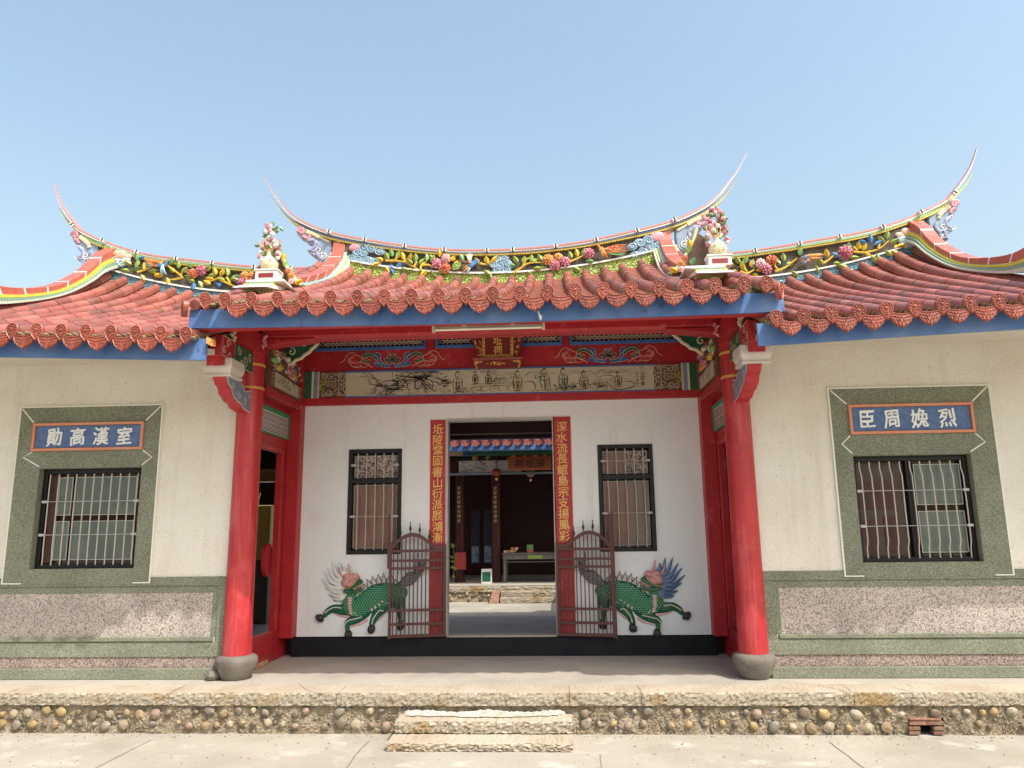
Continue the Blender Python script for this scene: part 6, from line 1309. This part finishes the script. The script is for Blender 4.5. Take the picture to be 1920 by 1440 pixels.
MB().box(a.x, a.x+2.0, ty, ty+.7, tz-.035, tz).build('table_top', STEEL, tb, bevel=.005); MB().box(a.x+.03, a.x+1.97, ty+.02, ty+.05, tz-.14, tz-.04).build('apron', STEEL, tb); MB().box(a.x+.08, a.x+1.9, ty+.005, ty+.018, tz-.20, tz-.185).build('shelf_rail', STEEL, tb)
for x in (a.x+.04, a.x+1.90):
    for y in (ty+.03, ty+.62): MB().box(x, x+.06, y, y+.06, pz+.006, tz-.035).build('leg', STEEL, tb)
MB().box(P(990, 1045, ty).x, P(1018, 1045, ty).x, ty-.004, ty+.004, tz-.13, tz-.05).build('paper_notice', C['lime'], tb)
p = P(950, 1033, ty+.2); of = thing('offering_fruit', 'pile of orange packets on the offering table', 'offering', (p.x, ty+.2, tz), None)
for k, (dx, dz) in enumerate(((-.03, .03), (.05, .03), (.12, .035), (.19, .045), (.22, .09), (.13, .09))): MB().box(p.x+dx-.035, p.x+dx+.035, ty+.15, ty+.22, tz+dz-.03, tz+dz+.025).build('packet', C['orange' if k % 2 else 'peach'], of, bevel=.006)
p = P(994, 1030, ty+.2); of = thing('gift_box', 'small green and red packet standing on the offering table', 'box', (p.x, ty+.2, tz)); MB().box(p.x-.07, p.x+.07, ty+.18, ty+.22, tz, tz+.07).build('lower_panel', C['red'], of); MB().box(p.x-.07, p.x+.07, ty+.18, ty+.22, tz+.072, tz+.17).build('upper_panel', C['green'], of)
p = P(912, 1083, 9.0); bx_ = thing('cardboard_box', 'white box with green printed panel on the rear hall floor', 'box', (p.x, 9.0, pz)); MB().box(p.x-.11, p.x+.11, 9.0, 9.2, pz+.006, pz+.31).build('carton', C['white'], bx_, bevel=.004); MB().box(p.x-.09, p.x+.09, 8.995, 9.0, pz+.05, pz+.25).build('printed_panel', C['qgreen'], bx_)
# wings of the inner court (their shade crosses it) and trailing leaves by the gate hinge
for s in (1,):
    wg = thing('court_wing', 'low wing wall of the inner court on the left' if s < 0 else 'low wing wall of the inner court on the right', 'building', (s*3.2, 6.5, 0), 'wings beside the inner court')
    MB().box(s*2.75, s*2.95, 4.9, 7.55, 0, 2.7).build('wall', M('wing_cream', (.66, .55, .33), rough=.8), wg); MB().hexa([(s*2.0, 4.9, 2.75), (s*2.0, 7.6, 2.75), (s*2.0, 7.6, 2.85), (s*2.0, 4.9, 2.85), (s*4.5, 4.9, 3.7), (s*4.5, 7.6, 3.7), (s*4.5, 7.6, 3.8), (s*4.5, 4.9, 3.8)]).build('roof', TILE, wg)
# the left side hall's room behind the porch doorway
def room(s):
    r = thing('side_room', 'yellow walled side room seen through the left porch doorway' if s < 0 else 'dark side room behind the right porch doorway', 'room', (s*3.5, 2.5, .1), 'rooms behind the porch doorways')
    YEL = M('yellow_room_paint', (.75, .58, .22), (.70, .52, .2), 3, .7); GRD = M('grey_dado', (.13, .14, .13), rough=.6); BEI = M('beige_room_wall', (.70, .62, .44), (.60, .52, .38), 3, .8)
    MB().box(s*2.64, s*7.2, .13, 4.6, -.03, .04).build('room_floor', M('room_floor_cement', (.30, .28, .24), (.24, .22, .19), 3, .5), r)
    MB().box(s*7.1, s*7.2, .2, 4.6, 0, 3.6).build('outer_wall', YEL if s < 0 else REDDK, r)
    MB().box(s*2.64, s*7.2, .13, 4.6, 3.0, 3.06).build('ceiling', M('dark_ceiling', (.10, .07, .05), rough=.7), r)
    if s < 0:
        c0, c1 = P(490, 1000, 4.3), P(506, 1000, 4.3)
        zc = P(498, 1050, 4.3).z; MB().box(c0.x-.25, c1.x, 4.3, 4.6, zc, P(498, 948, 4.3).z).build('yellow_pier', YEL, r); MB().box(c0.x-.25, c1.x+.002, 4.298, 4.6, .04, zc-.002).build('grey_pier_base', GRD, r)
        MB().box(s*6, s*2.64, 3.1, 3.3, P(498, 947, 3.2).z, P(498, 905, 3.2).z).build('dark_lintel', REDDK, r); MB().box(s*6, s*2.64, 3.4, 3.5, P(498, 903, 3.4).z, P(498, 880, 3.4).z).build('yellow_lintel', YEL, r)
        MB().box(s*6.5, s*2.64, 3.52, 3.6, P(498, 880, 3.5).z, 3.0).build('upper_wall', REDDK, r)
        MB().box(s*7, s*3.45, 7.95, 8.1, .0, 3.0).build('court_wall', BEI, r); MB().box(s*7, s*3.45, 7.93, 7.948, .0, .16).build('skirting', GRD, r)
        p = P(516, 958, 4.6); MB().box(p.x-.06, p.x+.04, 4.6, 4.7, p.z-.09, p.z+.12).build('wall_lamp', C['white'], r)
    if s > 0: MB().box(2.66, 7.1, 3.0, 3.1, .04, 3.0).build('added_dark_screen', REDDK, r)  # added dark sheet, blocks the bright court so the right doorway stays dark
    p = P(521, 1028, 1.15) if s < 0 else P(1362, 1030, 1.15)
    MB().prism([(1.0+.13*math.cos(R(20*k)), 1.12+.19*math.sin(R(20*k))) for k in range(18)], s*2.66, s*2.70, axis='X').build('red_door_disc', M('red_lacquer', (.40, .02, .03), rough=.3), r)
room(-1); room(1)
# trailing plant beside the hinge of the left gate leaf
pt = thing('hanging_plant', 'pale green trailing plant at the left edge of the doorway', 'plant', (DL+.03, BW+.3, .9)); mb = MB()
MB().tube([(DL+.02, BW+.35, 1.28), (DL+.04, BW+.35, 1.1), (DL+.025, BW+.35, .85)], .004, 5).build('stem', C['green'], pt)
lm = LEAF['lime']
for k in range(16): z = random.uniform(.84, 1.30); link('leaf', lm, pt, loc=(DL+.025+random.uniform(-.005, .03)*(1 if z > 1.1 else .4), BW+.34+random.uniform(-.04, .04), z), rot=(R(random.uniform(-50, 50)), R(random.uniform(-180, 180)), R(random.uniform(-60, 60))), scale=(.5, .5, .5))

# grit and a few dry leaves lying about the yard and the platform
GRIT = M('grit', (.26, .22, .17), (.16, .13, .10), 30, .9)
mb = MB()
for k in range(420):
    x = random.uniform(-4.5, 4.7); y = random.uniform(-2.4, LEDGE-.02); y = y if random.random() < .5 else LEDGE-.03-abs(random.gauss(0, .05)); r = random.uniform(.003, .008)
    if SX0-.02 < x < SX1+.02 and y > SY0-.02: continue
    mb.blob((x, y, ZY+r*.4), (r, r, r*.7), 5, 3, jit=.3)
mb.build('grit', GRIT, ground, kind='stuff')
lmesh = MB().add([(0, 0, 0), (.012, .006, .004), (.035, 0, .002), (.012, -.006, .005)], [(0, 1, 2), (0, 2, 3)]).mesh('dry_leaf', M('dry_leaf_brown', (.22, .13, .06), (.30, .20, .08), 40, .8))
for k in range(26):
    x = random.uniform(-4.2, 4.4); onp = random.random() < .4; y = random.uniform(-.6, -.3) if onp else random.uniform(-1.6, LEDGE-.05)
    if SX0-.05 < x < SX1+.05 and not onp: continue
    link('dry_leaf', lmesh, plat if onp else ground, loc=(x, y, .012 if onp else ZY+.004), rot=(0, 0, random.uniform(0, 6)), scale=(1, 1, 1))
